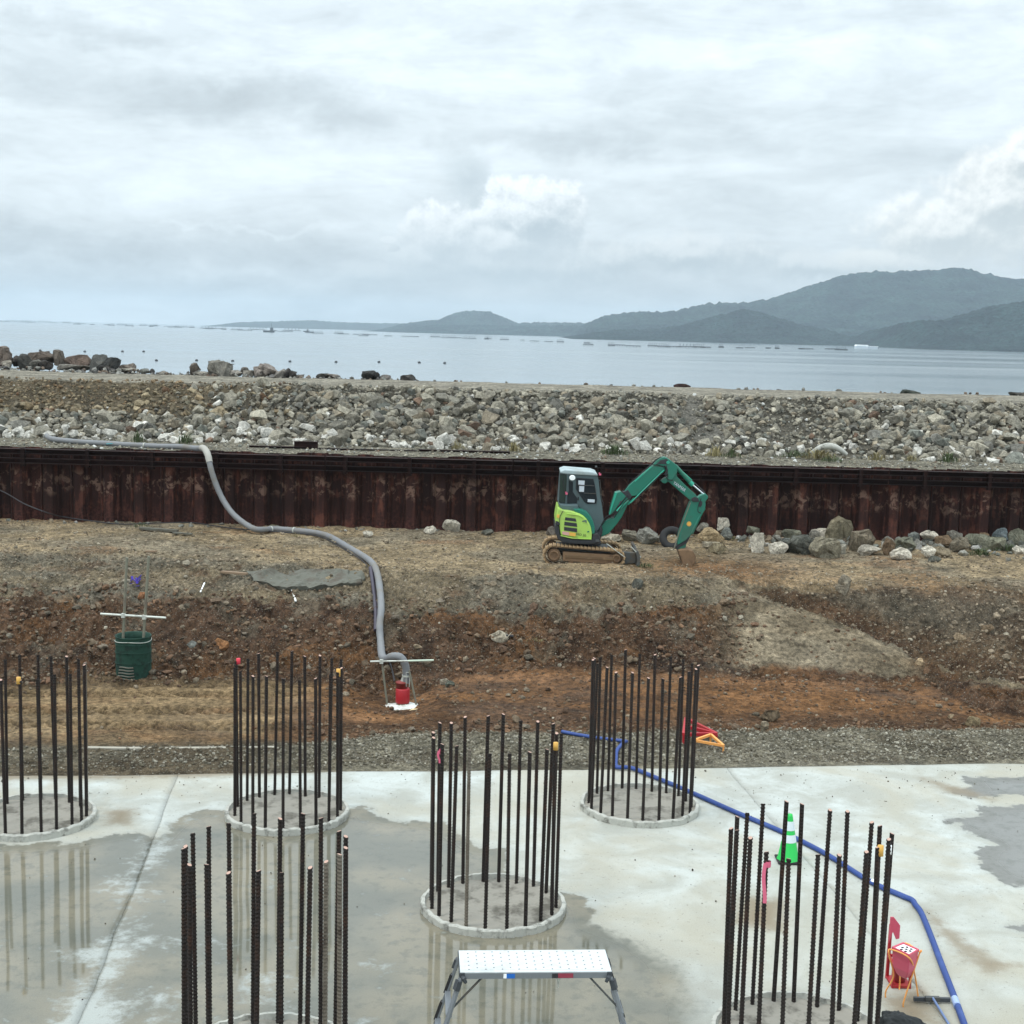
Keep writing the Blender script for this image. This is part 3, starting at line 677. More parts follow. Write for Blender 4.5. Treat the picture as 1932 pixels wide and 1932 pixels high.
def hill(name, D, prof_, front, back, nx, seed, mat, rough):
    px = np.array([q[0] for q in prof_], float); py = np.array([q[1] for q in prof_], float)
    P = [gy(a, b, D) for a, b in prof_]
    x = np.linspace(P[0].x, P[-1].x, nx); z = np.interp(x, [q.x for q in P], [q.z for q in P])
    k = max(3, nx//90); z = np.convolve(np.pad(z, k, 'edge'), np.ones(2*k+1)/(2*k+1), 'valid')
    z = np.maximum(z, SEA-1)
    ny = 70; u = np.linspace(-1, 1, ny); X, Uu = np.meshgrid(x, u)
    Yy = D+np.where(Uu < 0, Uu*front, Uu*back)
    X = X*(Yy/D)*.0+X
    s = np.where(Uu < 0, 1-np.abs(Uu)**1.35, 1-np.abs(Uu)**1.6)
    hh = (z[None]-SEA)
    valley = np.abs(fbm(X/(front*.42)+.35*fbm(Yy/200., X/300., 3, seed+2), Yy/(front*1.6), 5, seed, .5)-.5)*2.6+.15
    Z = SEA+hh*s*(1-np.clip(1-np.abs(Uu)*0, 0, 1)*(1-np.clip(valley, 0, 1))*.85*np.abs(Uu)**.6*(Uu < 0))
    Z += (fbm(X/11., Yy/11., 3, seed+5, .7)-.5)*rough*1.7*np.clip(hh/20, 0, 1)*s**.3
    Z = np.where(np.abs(Uu) > .999, SEA-3, Z)
    o = put(name, grid_mesh(name, X, Yy, Z, mat)); tag(o, kind='structure'); return o
hill('far_headland', 5600, [(415, 617), (440, 609), (520, 606.5), (575, 604.5), (640, 608.5), (700, 610), (790, 611), (860, 613), (1000, 617), (1120, 625)], 500, 900, 500, 71, HM, 7)
hill('domed_hill', 4300, [(700, 632), (760, 612), (800, 606), (830, 603), (856, 592), (878, 587), (900, 586), (924, 588), (945, 597), (975, 610), (1010, 609), (1060, 609), (1110, 610), (1160, 612), (1240, 618), (1300, 640)], 700, 900, 500, 72, HM, 7)
hill('low_headland', 3700, [(730, 634), (760, 622), (810, 614), (900, 613), (970, 615), (1050, 614), (1130, 615), (1200, 616), (1300, 622), (1400, 640)], 350, 500, 500, 73, HM, 6)
hill('high_ridge', 3300, [(1070, 636), (1105, 613), (1130, 603), (1150, 594), (1185, 591), (1215, 587), (1250, 590), (1290, 585), (1340, 573), (1385, 571), (1430, 571), (1470, 561), (1520, 545), (1560, 531), (1600, 519), (1640, 512), (1680, 512), (1720, 510),
     (1780, 508), (1815, 504), (1845, 512), (1932, 526), (2030, 548), (2150, 560), (2400, 600)], 1050, 1400, 900, 74, HM, 9)
hill('wooded_headland', 2450, [(1030, 650), (1080, 634), (1130, 627), (1180, 622), (1220, 622), (1262, 620), (1300, 611), (1350, 598), (1390, 588), (1412, 584), (1440, 589), (1475, 602), (1510, 614), (1555, 620), (1580, 628), (1602, 645), (1612, 658)], 330, 500, 700, 75, HM2, 6)
hill('dark_headland', 1950, [(1640, 668), (1662, 650), (1690, 637), (1708, 624), (1730, 607), (1760, 605), (1795, 607), (1830, 597), (1870, 584), (1905, 573), (1932, 570), (2000, 562), (2150, 575), (2400, 610)], 260, 500, 700, 76, HM2, 6)
# ---------------------------------------------------------------- sheet pile wall
wall = thing('sheet_pile_wall', 'long rusty steel sheet pile wall holding back the rubble embankment', 'retaining wall', (0, WALLY, 0))
ZT = gy(966, 866, WALLY).z; ZB = 1.2
pw = .42; fl = .13
def pile_mesh(k):
    mb = MB(); th = .022
    # a trough profile: web, flank and half a lock each side
    pr = [(-pw/2, 0), (-pw/2+.03, 0), (-pw/2+.09, fl), (pw/2-.09, fl), (pw/2-.03, 0), (pw/2, 0)]
    if k % 2: pr = [(x, -y) for x, y in pr]
    top = ZT
    for z0, z1 in ((ZB, 2.2), (2.2, 3.2), (3.2, top)):
        for i in range(5):
            (x0, y0), (x1, y1) = pr[i], pr[i+1]
            mb.add([(x0, y0, z0), (x1, y1, z0), (x1, y1, z1), (x0, y0, z1)], [(0, 1, 2, 3)])
            mb.add([(x0, y0+th, z0), (x1, y1+th, z0), (x1, y1+th, z1), (x0, y0+th, z1)], [(3, 2, 1, 0)])
    for i in range(5):
        (x0, y0), (x1, y1) = pr[i], pr[i+1]
        mb.add([(x0, y0, top), (x1, y1, top), (x1, y1+th, top), (x0, y0+th, top)], [(0, 1, 2, 3)])
    mb.tube([(-pw/2, 0, ZB), (-pw/2, 0, top+.005)], .026, 6)
    return mb.mesh('sheet_pile', MAT['rust'])
pm = [pile_mesh(0), pile_mesh(1)]
for k in range(-62, 63):
    o = put('sheet_pile', pm[k % 2], wall); o.location = (k*pw+.11, 0, (fbm(np.array([k*.7]), np.array([0.]), 2, 80)[0]-.5)*.10)
# double waler along the top with stub brackets
wt, wb = gy(966, 868, WALLY-.3).z, gy(966, 882, WALLY-.3).z
mb = MB()
for (zc, yc) in ((ZT-.10, -.27), (ZT-.36, -.27)):
    for i in range(-5, 5):
        x0 = i*5.2+.02; x1 = (i+1)*5.2-.02
        w_ = MB(); hh = .15
        w_.box(((x0+x1)/2, yc+.10, zc), (x1-x0, .02, hh)); w_.box(((x0+x1)/2, yc, zc+hh/2-.008), (x1-x0, .2, .016)); w_.box(((x0+x1)/2, yc, zc-hh/2+.008), (x1-x0, .2, .016))
        w_.obj('waler_beam', MAT['waler'], wall)
for i in range(-14, 15):
    b_ = MB(); x = i*1.78+.7; b_.box((x, -.24, ZT-.26), (.10, .18, .50)); b_.box((x, -.30, ZT-.44), (.2, .12, .018)); b_.obj('waler_bracket', MAT['waler'], wall)
# rusty beams lying behind the wall top
for (x0p, x1p, py, hgt, lab) in [(470, 590, 838, .08, 'rusty steel beam lying between the grey hose bend and the notched stub behind the wall'), (555, 600, 830, .24, 'short rusty steel stub with a notched top sticking up behind the wall'),
                                 (600, 790, 847, .06, 'long rusty steel beam lying low at the foot of the rubble near the centre left'), (790, 962, 850, .08, 'rusty steel beam half buried below the white stones, left of the excavator cab')]:
    a = gy(x0p, py, 40.9); b2 = gy(x1p, py+(x1p-x0p)*.025, 40.9)
    mb = MB(); mb.box((0, 0, hgt*.5), ((b2.x-a.x), .016, hgt)); mb.box((0, 0, .008), ((b2.x-a.x), .16, .016)); mb.box((0, 0, hgt), ((b2.x-a.x), .16, .016))
    o = mb.obj('rusty_beam', MAT['waler']); o.location = ((a.x+b2.x)/2, 40.9, ez((a.x+b2.x)/2, 40.9)-.03); tag(o, lab, 'steel beam', 'rusty beams behind the wall')

# ---------------------------------------------------------------- rocks
def hull_mesh(seed, n=16, sx=1, sy=1, sz=1, mat='rock', bev=True):
    r = random.Random(seed); bm = bmesh.new()
    for i in range(n):
        vv = Vector((r.gauss(0, 1), r.gauss(0, 1), r.gauss(0, 1))).normalized()
        # push towards a box so that faces read as split stone
        q = max(abs(vv.x), abs(vv.y), abs(vv.z)); vv = vv*(1-.45+.45/q)*r.uniform(.78, 1.0)
        bm.verts.new((vv.x*sx*.5, vv.y*sy*.5, vv.z*sz*.5))
    bmesh.ops.convex_hull(bm, input=bm.verts)
    for vv in [q for q in bm.verts if not q.link_faces]: bm.verts.remove(vv)
    me = bpy.data.meshes.new('rock'); bm.to_mesh(me); bm.free(); me.materials.append(MAT[mat]); return me
ROCKS = [hull_mesh(100+i, 15+i % 6, 1, random.uniform(.7, .95), random.uniform(.55, .85)) for i in range(24)]
def hull_mesh_fine(seed, sx, sy, sz):
    """a bigger boulder: hull, cut finer, roughened"""
    me0 = hull_mesh(seed, 18, sx, sy, sz); bm = bmesh.new(); bm.from_mesh(me0)
    bmesh.ops.bevel(bm, geom=list(bm.edges), offset=.035*min(sx, sy, sz), segments=1, affect='EDGES')
    bmesh.ops.triangulate(bm, faces=bm.faces)
    bmesh.ops.subdivide_edges(bm, edges=bm.edges, cuts=2)
    for vv in bm.verts:
        k = mnoise.fractal(vv.co*3/max(sx, .2)+Vector((seed, 0, 0)), .7, 2, 4)
        vv.co += vv.co.normalized()*k*.075*max(sx, sz)
    me = bpy.data.meshes.new('boulder'); bm.to_mesh(me); bm.free(); me.materials.append(MAT['rock']); return me
# base arrays for joined rubble
def mesh_arrays(me):
    me.calc_loop_triangles(); vv = np.empty(len(me.vertices)*3); me.vertices.foreach_get('co', vv)
    tt = np.empty(len(me.loop_triangles)*3, dtype=np.int32); me.loop_triangles.foreach_get('vertices', tt)
    return vv.reshape(-1, 3), tt.reshape(-1, 3)
RA = [mesh_arrays(m_) for m_ in ROCKS]
ico = []
for s_ in range(10):
    bm = bmesh.new(); bmesh.ops.create_icosphere(bm, subdivisions=1, radius=.5); r_ = random.Random(s_)
    for vv in bm.verts: vv.co = Vector((vv.co.x*r_.uniform(.7, 1.15), vv.co.y*r_.uniform(.7, 1.1), vv.co.z*r_.uniform(.45, .8)))
    me = bpy.data.meshes.new('pebble'); bm.to_mesh(me); bm.free(); ico.append(mesh_arrays(me))
def rot_mats(n, tilt=1.0):
    a = rng.uniform(0, 2*np.pi, n); b = rng.normal(0, .5*tilt, n); c_ = rng.normal(0, .5*tilt, n)
    ca, sa, cb, sb, cc_, sc = np.cos(a), np.sin(a), np.cos(b), np.sin(b), np.cos(c_), np.sin(c_)
    Rz = np.zeros((n, 3, 3)); Rz[:, 0, 0] = ca; Rz[:, 0, 1] = -sa; Rz[:, 1, 0] = sa; Rz[:, 1, 1] = ca; Rz[:, 2, 2] = 1
    Rx = np.zeros((n, 3, 3)); Rx[:, 0, 0] = 1; Rx[:, 1, 1] = cb; Rx[:, 1, 2] = -sb; Rx[:, 2, 1] = sb; Rx[:, 2, 2] = cb
    Ry = np.zeros((n, 3, 3)); Ry[:, 1, 1] = 1; Ry[:, 0, 0] = cc_; Ry[:, 0, 2] = sc; Ry[:, 2, 0] = -sc; Ry[:, 2, 2] = cc_
    return Rz @ Rx @ Ry
def joined(name, base, P, S, tint, tilt=1.0):
    """many stones in one mesh: positions, sizes, tints"""
    n = len(P); which = rng.integers(0, len(base), n); RM = rot_mats(n, tilt); V = []; Fc = []; Tn = []; off = 0
    for k, (bv, bf) in enumerate(base):
        sel = np.where(which == k)[0]
        if not len(sel): continue
        vv = np.einsum('nij,vj->nvi', RM[sel], bv)*S[sel][:, None, None]+P[sel][:, None, :]
        V.append(vv.reshape(-1, 3)); Fc.append((bf[None]+(np.arange(len(sel))*len(bv))[:, None, None]+off).reshape(-1, 3)); off += len(sel)*len(bv)
        Tn.append(np.repeat(tint[sel], len(bv), axis=0))
    V = np.concatenate(V).astype(np.float32); Fc = np.concatenate(Fc).astype(np.int32); Tn = np.concatenate(Tn)
    me = bpy.data.meshes.new(name); me.vertices.add(len(V)); me.vertices.foreach_set('co', V.ravel())
    me.loops.add(Fc.size); me.loops.foreach_set('vertex_index', Fc.ravel()); me.polygons.add(len(Fc)); me.polygons.foreach_set('loop_start', np.arange(0, Fc.size, 3, dtype=np.int32))
    me.polygons.foreach_set('use_smooth', np.zeros(len(Fc), bool)); me.update(calc_edges=True)
    at = me.attributes.new('tint', 'FLOAT_COLOR', 'POINT'); at.data.foreach_set('color', np.concatenate([Tn, np.ones((len(Tn), 1))], 1).astype(np.float32).ravel())
    me.materials.append(MAT['rubble']); return tag(put(name, me), kind='stuff')
def hzv(x, y):
    fi = np.clip((x-gx[0])/(gx[1]-gx[0]), 0, nX-1.001); i = fi.astype(int); y0 = Y0r[i]; y1 = Y1r[i]
    fv = np.clip((y-y0)/(y1-y0)*(nY-1), 0, nY-1.001); j = fv.astype(int); return Zg[j, i], Tg[j, i]
GR = np.array
def rock_tints(n, kinds, w):
    k = rng.choice(len(kinds), n, p=np.array(w)/sum(w)); t_ = np.array(kinds)[k]*rng.uniform(.75, 1.25, (n, 1)); return t_
greys = [(.26, .24, .19), (.21, .197, .16), (.31, .285, .225), (.17, .163, .14), (.24, .205, .15), (.17, .175, .15), (.15, .10, .07)]
gw = [5, 4, 3, 2, 2, 1.2, .4]
# embankment slope
n = 9500
x = rng.uniform(-24, 24, n); u = rng.uniform(-.06, 1.0, n)**1.0
size = np.exp(rng.normal(np.log(.225), .46, n)); size = np.clip(size, .09, .74)
lft = 1-sstep(x+(rng.random(n)-.5)*5, -12, -5.5)
size *= 1-.55*lft*sstep(u, .35, .6); size *= 1-.35*sstep(u, .7, 1)
bare = np.exp(-((x-6.2-u*-.8)/.8)**2); rgt = sstep(x, 6.5, 8.5)*(1-sstep(x, 9, 11)) 
size *= 1-.45*rgt
keep = rng.random(n) > bare*.85+.25*rgt*0
cy = CR_Y0+(fbm(x*.25, x*0, 3, 61)-.5)*.5
y = FOOT_Y+u*(cy-FOOT_Y)+.02
x, y, u, size, lft = [q[keep] for q in (x, y, u, size, lft)]
z = emb_h(x, y)[0]+size*.10
tint = rock_tints(len(x), greys, gw)*rng.uniform(.72, 1.32, (len(x), 1))
tint = np.where((lft*sstep(u, .3, .5) > .5)[:, None], tint*GR((.84, .74, .60)), tint)
wht = rng.random(len(x)) < .34*(1-sstep(u, .06, .30))*(1-.4*sstep(x, 8, 14))+.012
tint[wht] = GR((.60, .58, .52))*rng.uniform(.75, 1.1, (wht.sum(), 1))
# anything in view and large becomes a rock of its own
vis = (np.abs(x) < 16.5)
order = np.argsort(-(size*vis)); top = order[:292]; rest = order[292:]
P = np.stack([x, y, z], 1)
joined('slope_rubble', RA, P[rest], size[rest], tint[rest], 1.2)
for i in top:
    me = ROCKS[int(rng.integers(0, len(ROCKS)))]
    isw = bool(wht[i]); nm = 'white_rock' if isw else 'grey_rock'
    o = put(nm, me); s = float(size[i]); o.location = P[i]; o.scale = (s, s, s); o.rotation_euler = (random.gauss(0, .4), random.gauss(0, .4), random.uniform(0, 6.28)); o.color = (*[float(q) for q in tint[i]], 1)
    zone = ('left', 'middle', 'right')[int(P[i][0] > -5)+int(P[i][0] > 5)]+' part'; ub_ = 'upper' if u[i] > .5 else 'lower'
    tag(o, ('chalk-white angular stone on the %s rubble slope, %s of the picture' if isw else 'larger grey angular stone on the %s rubble slope, %s of the picture') % (ub_, zone), 'rock', 'larger white stones of the rubble slope' if isw else 'larger grey stones of the rubble slope')
# small stones between and on the strip behind the wall
n = 9000; x = rng.uniform(-22, 22, n); y = rng.uniform(WALLY+.4, CR_Y0+.3, n)
s_ = np.clip(np.exp(rng.normal(np.log(.075), .4, n)), .03, .2); s_ = np.where(y < FOOT_Y-.3, s_*.85, s_)
tt_ = rock_tints(n, greys, gw); tt_[rng.random(n) < .06] = (.55, .55, .52)
dl = (x+rng.normal(0, 1.5, n) < -8) & (y > FOOT_Y+1); tt_[dl] *= GR((.8, .62, .46))
joined('embankment_gravel', ico, np.stack([x, y, emb_h(x, y)[0]+s_*.1], 1), s_, tt_)
# stones on the cut face, bank and gravel strip
n = 96000; x = rng.uniform(-17.5, 17.5, n); k = rng.random(n); k[:22000] *= .17
se = slab_edge(x); y = se+.35+(WALLY-se-.5)*k
z, tr_ = hzv(x, y)
w_ = .34+.55*((tr_ > 2.9)&(tr_ < 4.4))+.35*((tr_ >= 4.4)&(tr_ < 6.1))+1.0*(tr_ < 2.0)
sandm = (x < -3.8)&(tr_ > 1.95)&(tr_ < 2.95); w_[sandm] = .01
flat_r = (x > -3.4)&(tr_ > 2.05)&(tr_ < 2.9); w_[flat_r] = .25
rsd = ramp_side(x, y); fl_ = (rsd < 0)&(x > 5.5)&(tr_ > 3); w_[fl_] = .09
w_[(x < -3.6)&(tr_ < 2.05)] *= .35
keep = rng.random(n) < w_
x, y, z, tr_ = x[keep], y[keep], z[keep], tr_[keep]; n = len(x)
s_ = np.clip(np.exp(rng.normal(np.log(.048), .50, n)), .022, .24); s_ = np.where(tr_ < 2.0, np.clip(s_*.75, .02, .075), s_); s_ = np.where((tr_ > 3)&(tr_ < 4.3), s_*1.2, s_)
s_ = np.where(tr_ > 6, s_*.8, s_)
tt_ = rock_tints(n, [(.16, .115, .075), (.21, .17, .12), (.12, .075, .048), (.18, .105, .06), (.30, .27, .21)], [5, 2.4, 5, 3, .3])
lowm = tr_ < 2.0; tt_[lowm] = rock_tints(int(lowm.sum()), [(.21, .19, .145), (.34, .32, .26), (.13, .115, .08)], [4, 2.0, 3])
um = tr_ > 4.4; tt_[um] = rock_tints(int(um.sum()), [(.25, .20, .14), (.20, .16, .11), (.33, .29, .22)], [5, 4, .7])
joined('earth_stones', ico, np.stack([x, y, z+s_*.12], 1), s_, tt_)
# single cobbles of the cut face, large enough to pick out
cob = 0; tries = 0
while cob < 190 and tries < 4000:
    tries += 1; xx = random.uniform(-14.5, 14.5); kk = random.random(); se1 = slab_edge(xx); yy = se1+.4+(WALLY-se1-1.5)*kk
    zz, tq = hzv(np.array([xx]), np.array([yy])); tq = float(tq[0])
    if not (2.95 < tq < 4.6 or (xx > -3 and 2.0 < tq < 2.2)) or (xx < -3.8 and tq < 2.95): continue
    if ramp_side(xx, yy) < .2 and xx > 6: continue
    s = random.uniform(.13, .27); o = put('cobble', ROCKS[random.randrange(24)]); o.location = (xx, yy, float(zz[0])+s*.1); o.scale = (s, s, s*.8)
    o.rotation_euler = (random.gauss(0, .3), random.gauss(0, .3), random.uniform(0, 6.28))
    cl = random.choice([(.20, .15, .10), (.17, .12, .08), (.24, .20, .15), (.22, .13, .08), (.13, .11, .08)]); o.color = (*cl, 1)
    zone = 'left of the hanging grey hose' if xx < -3.4 else ('between the hose and the ramp' if xx < 6.4 else 'right of the ramp flank')
    tag(o, 'brownish cobble sticking out of the cut earth face, '+zone, 'stone', 'cobbles in the cut earth face'); cob += 1
def placed_rock(px, py, wpx, hpx, col, label, seed, depth=None, group=None, name='boulder', sink=.3, onY=None, grow=1.0):
    """px, py: foot centre of the stone in the picture; sizes in picture units at that distance"""
    g = onground(px, py) if onY is None else gy(px, py, onY)
    dist = (g-Vector((0, 0, H))).length; w = wpx/FPX*dist*grow; h = hpx/FPX*dist*1.12*grow
    d_ = depth or w*.75
    if onY is not None:
        top_ = g.z+h; g.z = min(g.z, ez(g.x, g.y)-.03); h = min(top_-g.z, h*1.35); g.z = max(g.z, top_-h); sink = 0
    o = put(name, hull_mesh_fine(seed, w*1.12, d_, h*1.25)); o.location = (g.x, g.y+d_*.2, g.z+h*(.5-sink*.35)); o.rotation_euler = (0, 0, random.uniform(-.3, .3)); o.color = (col[0]*1.05, col[1]*.98, col[2]*.88, 1)
    return tag(o, label, 'rock', group)
WH = (.50, .49, .45); GY = (.20, .20, .185); GB = (.165, .185, .185); GG = (.16, .17, .14); TN = (.36, .29, .19); DG = (.10, .108, .10); OL = (.19, .175, .13); BR = (.17, .125, .085)
def z5(x, y): return ((1600+x/2.744)/1.1925, (1100+y/2.744)/1.1925)
def z4(x, y): return ((1150+x/3.864)/1.1925, (980+y/3.864)/1.1925)
k5 = 1/(2.744*1.1925); k4 = 1/(3.864*1.1925)
row = [(75, 262, 68, 75, WH, 'small pointed white rock just right of the tan boulder'), (98, 315, 70, 66, GB, 'bluish grey rock leaning on the pointed white rock'), (5, 335, 140, 80, TN, 'large smooth tan boulder right of the excavator bucket'),
       (30, 400, 115, 60, (.33, .30, .22), 'pale speckled rock below the large tan boulder'), (262, 272, 85, 42, GG, 'low grey green rock close to the wall behind the upright white rock'), (287, 392, 78, 95, WH, 'upright pitted white rock at the left of the boulder row'),
       (415, 396, 108, 62, WH, 'low white rock with a flat top beside the dark grey boulders'), (478, 348, 85, 38, GB, 'small bluish grey rock above the low white one'), (558, 398, 152, 96, DG, 'dark grey angular boulder left of the mottled boulder'),
       (500, 315, 110, 56, GG, 'weathered grey green rock at the wall left of the olive boulder'), (675, 318, 122, 62, WH, 'white crusted rock leaning against the olive boulder'), (705, 425, 178, 106, (.21, .20, .16), 'big mottled grey boulder in front of the olive boulder'),
       (780, 325, 158, 118, OL, 'largest olive grey boulder standing against the wall'), (935, 390, 145, 130, (.19, .17, .135), 'big brown grey boulder right of the largest olive one'), (980, 408, 120, 56, (.34, .33, .30), 'pale flat rock in front of the brown grey boulder'),
       (800, 400, 60, 58, (.30, .30, .27), 'small pale rock wedged between the mottled and brown grey boulders'), (1100, 408, 75, 88, BR, 'upright brown rock right of the pale flat rock'), (1172, 436, 124, 62, WH, 'broad white rock lying in front of the boulder row'),
       (1200, 378, 115, 66, GG, 'grey green rock behind the broad white rock'), (1252, 340, 66, 56, GB, 'pointed bluish grey rock behind the grey green one'), (1345, 315, 92, 52, WH, 'white rock at the wall right of the pointed bluish rock'),
       (1335, 424, 80, 58, WH, 'rounded white rock below the white one at the wall'), (1418, 420, 104, 54, (.20, .175, .13), 'flat brownish rock right of the rounded white one'), (1380, 450, 70, 34, DG, 'small dark green rock at the front right of the row'),
       (1498, 330, 92, 62, GY, 'grey rock at the wall above the flat brownish one'), (1440, 360, 104, 56, BR, 'grey brown rock in the middle of the right hand pile'), (1535, 390, 100, 76, (.17, .155, .125), 'dull brown boulder near the green weeds'),
       (1650, 370, 126, 78, GG, 'wide grey green boulder behind the weeds'), (1745, 378, 116, 70, (.165, .175, .14), 'green tinged boulder between the weeds and the blue grey rock'), (1785, 320, 86, 66, (.13, .165, .19), 'blue grey rock at the wall near the right edge'),
       (1885, 350, 125, 84, GG, 'large grey green boulder at the right edge of the picture'), (1905, 400, 70, 40, WH, 'small white rock at the right edge below the boulder'), (1675, 318, 70, 40, BR, 'small brown rock above the wide grey green boulder'),
       (420, 310, 70, 46, (.17, .15, .12), 'dull rock against the wall above the low white one'), (640, 300, 60, 40, GY, 'small grey rock at the wall left of the white crusted one'), (1090, 330, 60, 34, GY, 'small grey rock at the wall above the upright brown one')]
for i, (x_, y_, w2, h2, c_, lab) in enumerate(row):
    a, b_ = z5(x_, y_); placed_rock(a, b_+1, w2*k5, h2*k5, c_, lab, 900+i, group='boulders along the foot of the wall', grow=1.14)
row4 = [(1035, 922, 160, 96, (.17, .165, .14), 'grey boulder with a peaked top behind the dozer blade'), (1190, 945, 208, 140, (.22, .23, .22), 'big pale bluish boulder between the peaked grey one and the tyre'),
        (1665, 838, 110, 74, GY, 'grey rock at the wall above the tan boulder'), (870, 925, 190, 60, (.36, .34, .29), 'long pale rock behind the excavator swing post'), (345, 868, 86, 78, (.17, .16, .15), 'grey rock standing behind the excavator counterweight'),
        (1100, 1335, 105, 84, DG, 'dark block shaped rock on the slope below the excavator'), (1750, 985, 190, 62, (.32, .30, .25), 'pale flat rock between the tan boulder and the bucket'), (1300, 930, 90, 60, GY, 'small grey rock left of the tyre')]
for i, (x_, y_, w2, h2, c_, lab) in enumerate(row4):
    a, b_ = z4(x_, y_); placed_rock(a, b_, w2*k4, h2*k4, c_, lab, 950+i, group='boulders along the foot of the wall' if i != 5 else None)
n = 420; x = np.concatenate([rng.uniform(6.2, 17.5, 330), rng.uniform(-17, 6, 90)]); y = WALLY-.25-np.abs(rng.normal(0, .75, n)); y[330:] = WALLY-.25-np.abs(rng.normal(0, .25, 90))
s_ = np.clip(np.exp(rng.normal(np.log(.17), .45, n)), .06, .36); s_[330:] *= .6; zz_, tt2 = hzv(x, y)
tn_ = rock_tints(n, [(.20, .20, .175), (.16, .165, .14), (.25, .24, .205), (.17, .13, .09), (.42, .41, .38)], [4, 3, 3, 2, 1.6])
joined('bank_rubble', RA, np.stack([x, y, zz_+s_*.15], 1), s_, tn_)
def n2(x, y): return (x/1.1925, y/1.1925)
misc = [(1015, 1195, 45, 27, WH, 'big white rock at the wall foot left of the excavator'), (967, 1200, 30, 16, WH, 'flat white rock just left of the big white one'), (826, 1207, 26, 13, WH, 'small white rock near the bend of the grey hose'),
        (1097, 1203, 26, 14, DG, 'dark stone at the wall foot between white rock and excavator'), (1125, 1444, 50, 22, (.42, .40, .34), 'large white stone in the middle of the brown cut face'), (936, 1463, 26, 12, (.32, .27, .20), 'pale elongated stone to the right of the hanging grey hose'),
        (1898, 1335, 32, 38, (.26, .24, .20), 'mottled grey boulder stuck in the top of the right hand slope'), (1000, 1540, 30, 13, (.38, .36, .31), 'whitish stone right of the red pump'), (497, 1460, 34, 22, (.30, .16, .08), 'orange stone in the cut face right of the green drum'),
        (431, 1458, 26, 16, GB, 'bluish grey stone between green drum and orange stone'), (315, 1345, 24, 14, (.26, .13, .07), 'reddish stone just below the purple ribbon'), (2190, 1632, 32, 20, (.24, .20, .13), 'rounded stone at the lower right above the grey gravel'),
        (2140, 1617, 14, 10, (.33, .27, .19), 'small buff stone left of the rounded one above the gravel'), (1735, 1622, 46, 25, (.15, .12, .085), 'broad brown stone above the gravel right of the red barrier'), (1720, 1640, 20, 18, (.26, .23, .18), 'small pale stone at the edge of the gravel'),
        (2160, 1440, 26, 14, (.26, .21, .15), 'long buff stone on the slope at the far right'), (2222, 1425, 30, 17, (.17, .13, .09), 'brown slab of stone above the long buff one'), (2070, 1497, 20, 14, (.40, .32, .22), 'buff stone at the toe of the grey flank'),
        (960, 1500, 22, 16, (.13, .11, .085), 'dark stone above and right of the pump frame'), (1012, 1545, 22, 14, (.14, .16, .14), 'greenish stone beside the whitish one near the pump')]
for i, (x_, y_, w2, h2, c_, lab) in enumerate(misc):
    a, b_ = n2(x_, y_+2); placed_rock(a, b_, w2/1.1925, h2/1.1925, c_, lab, 980+i)
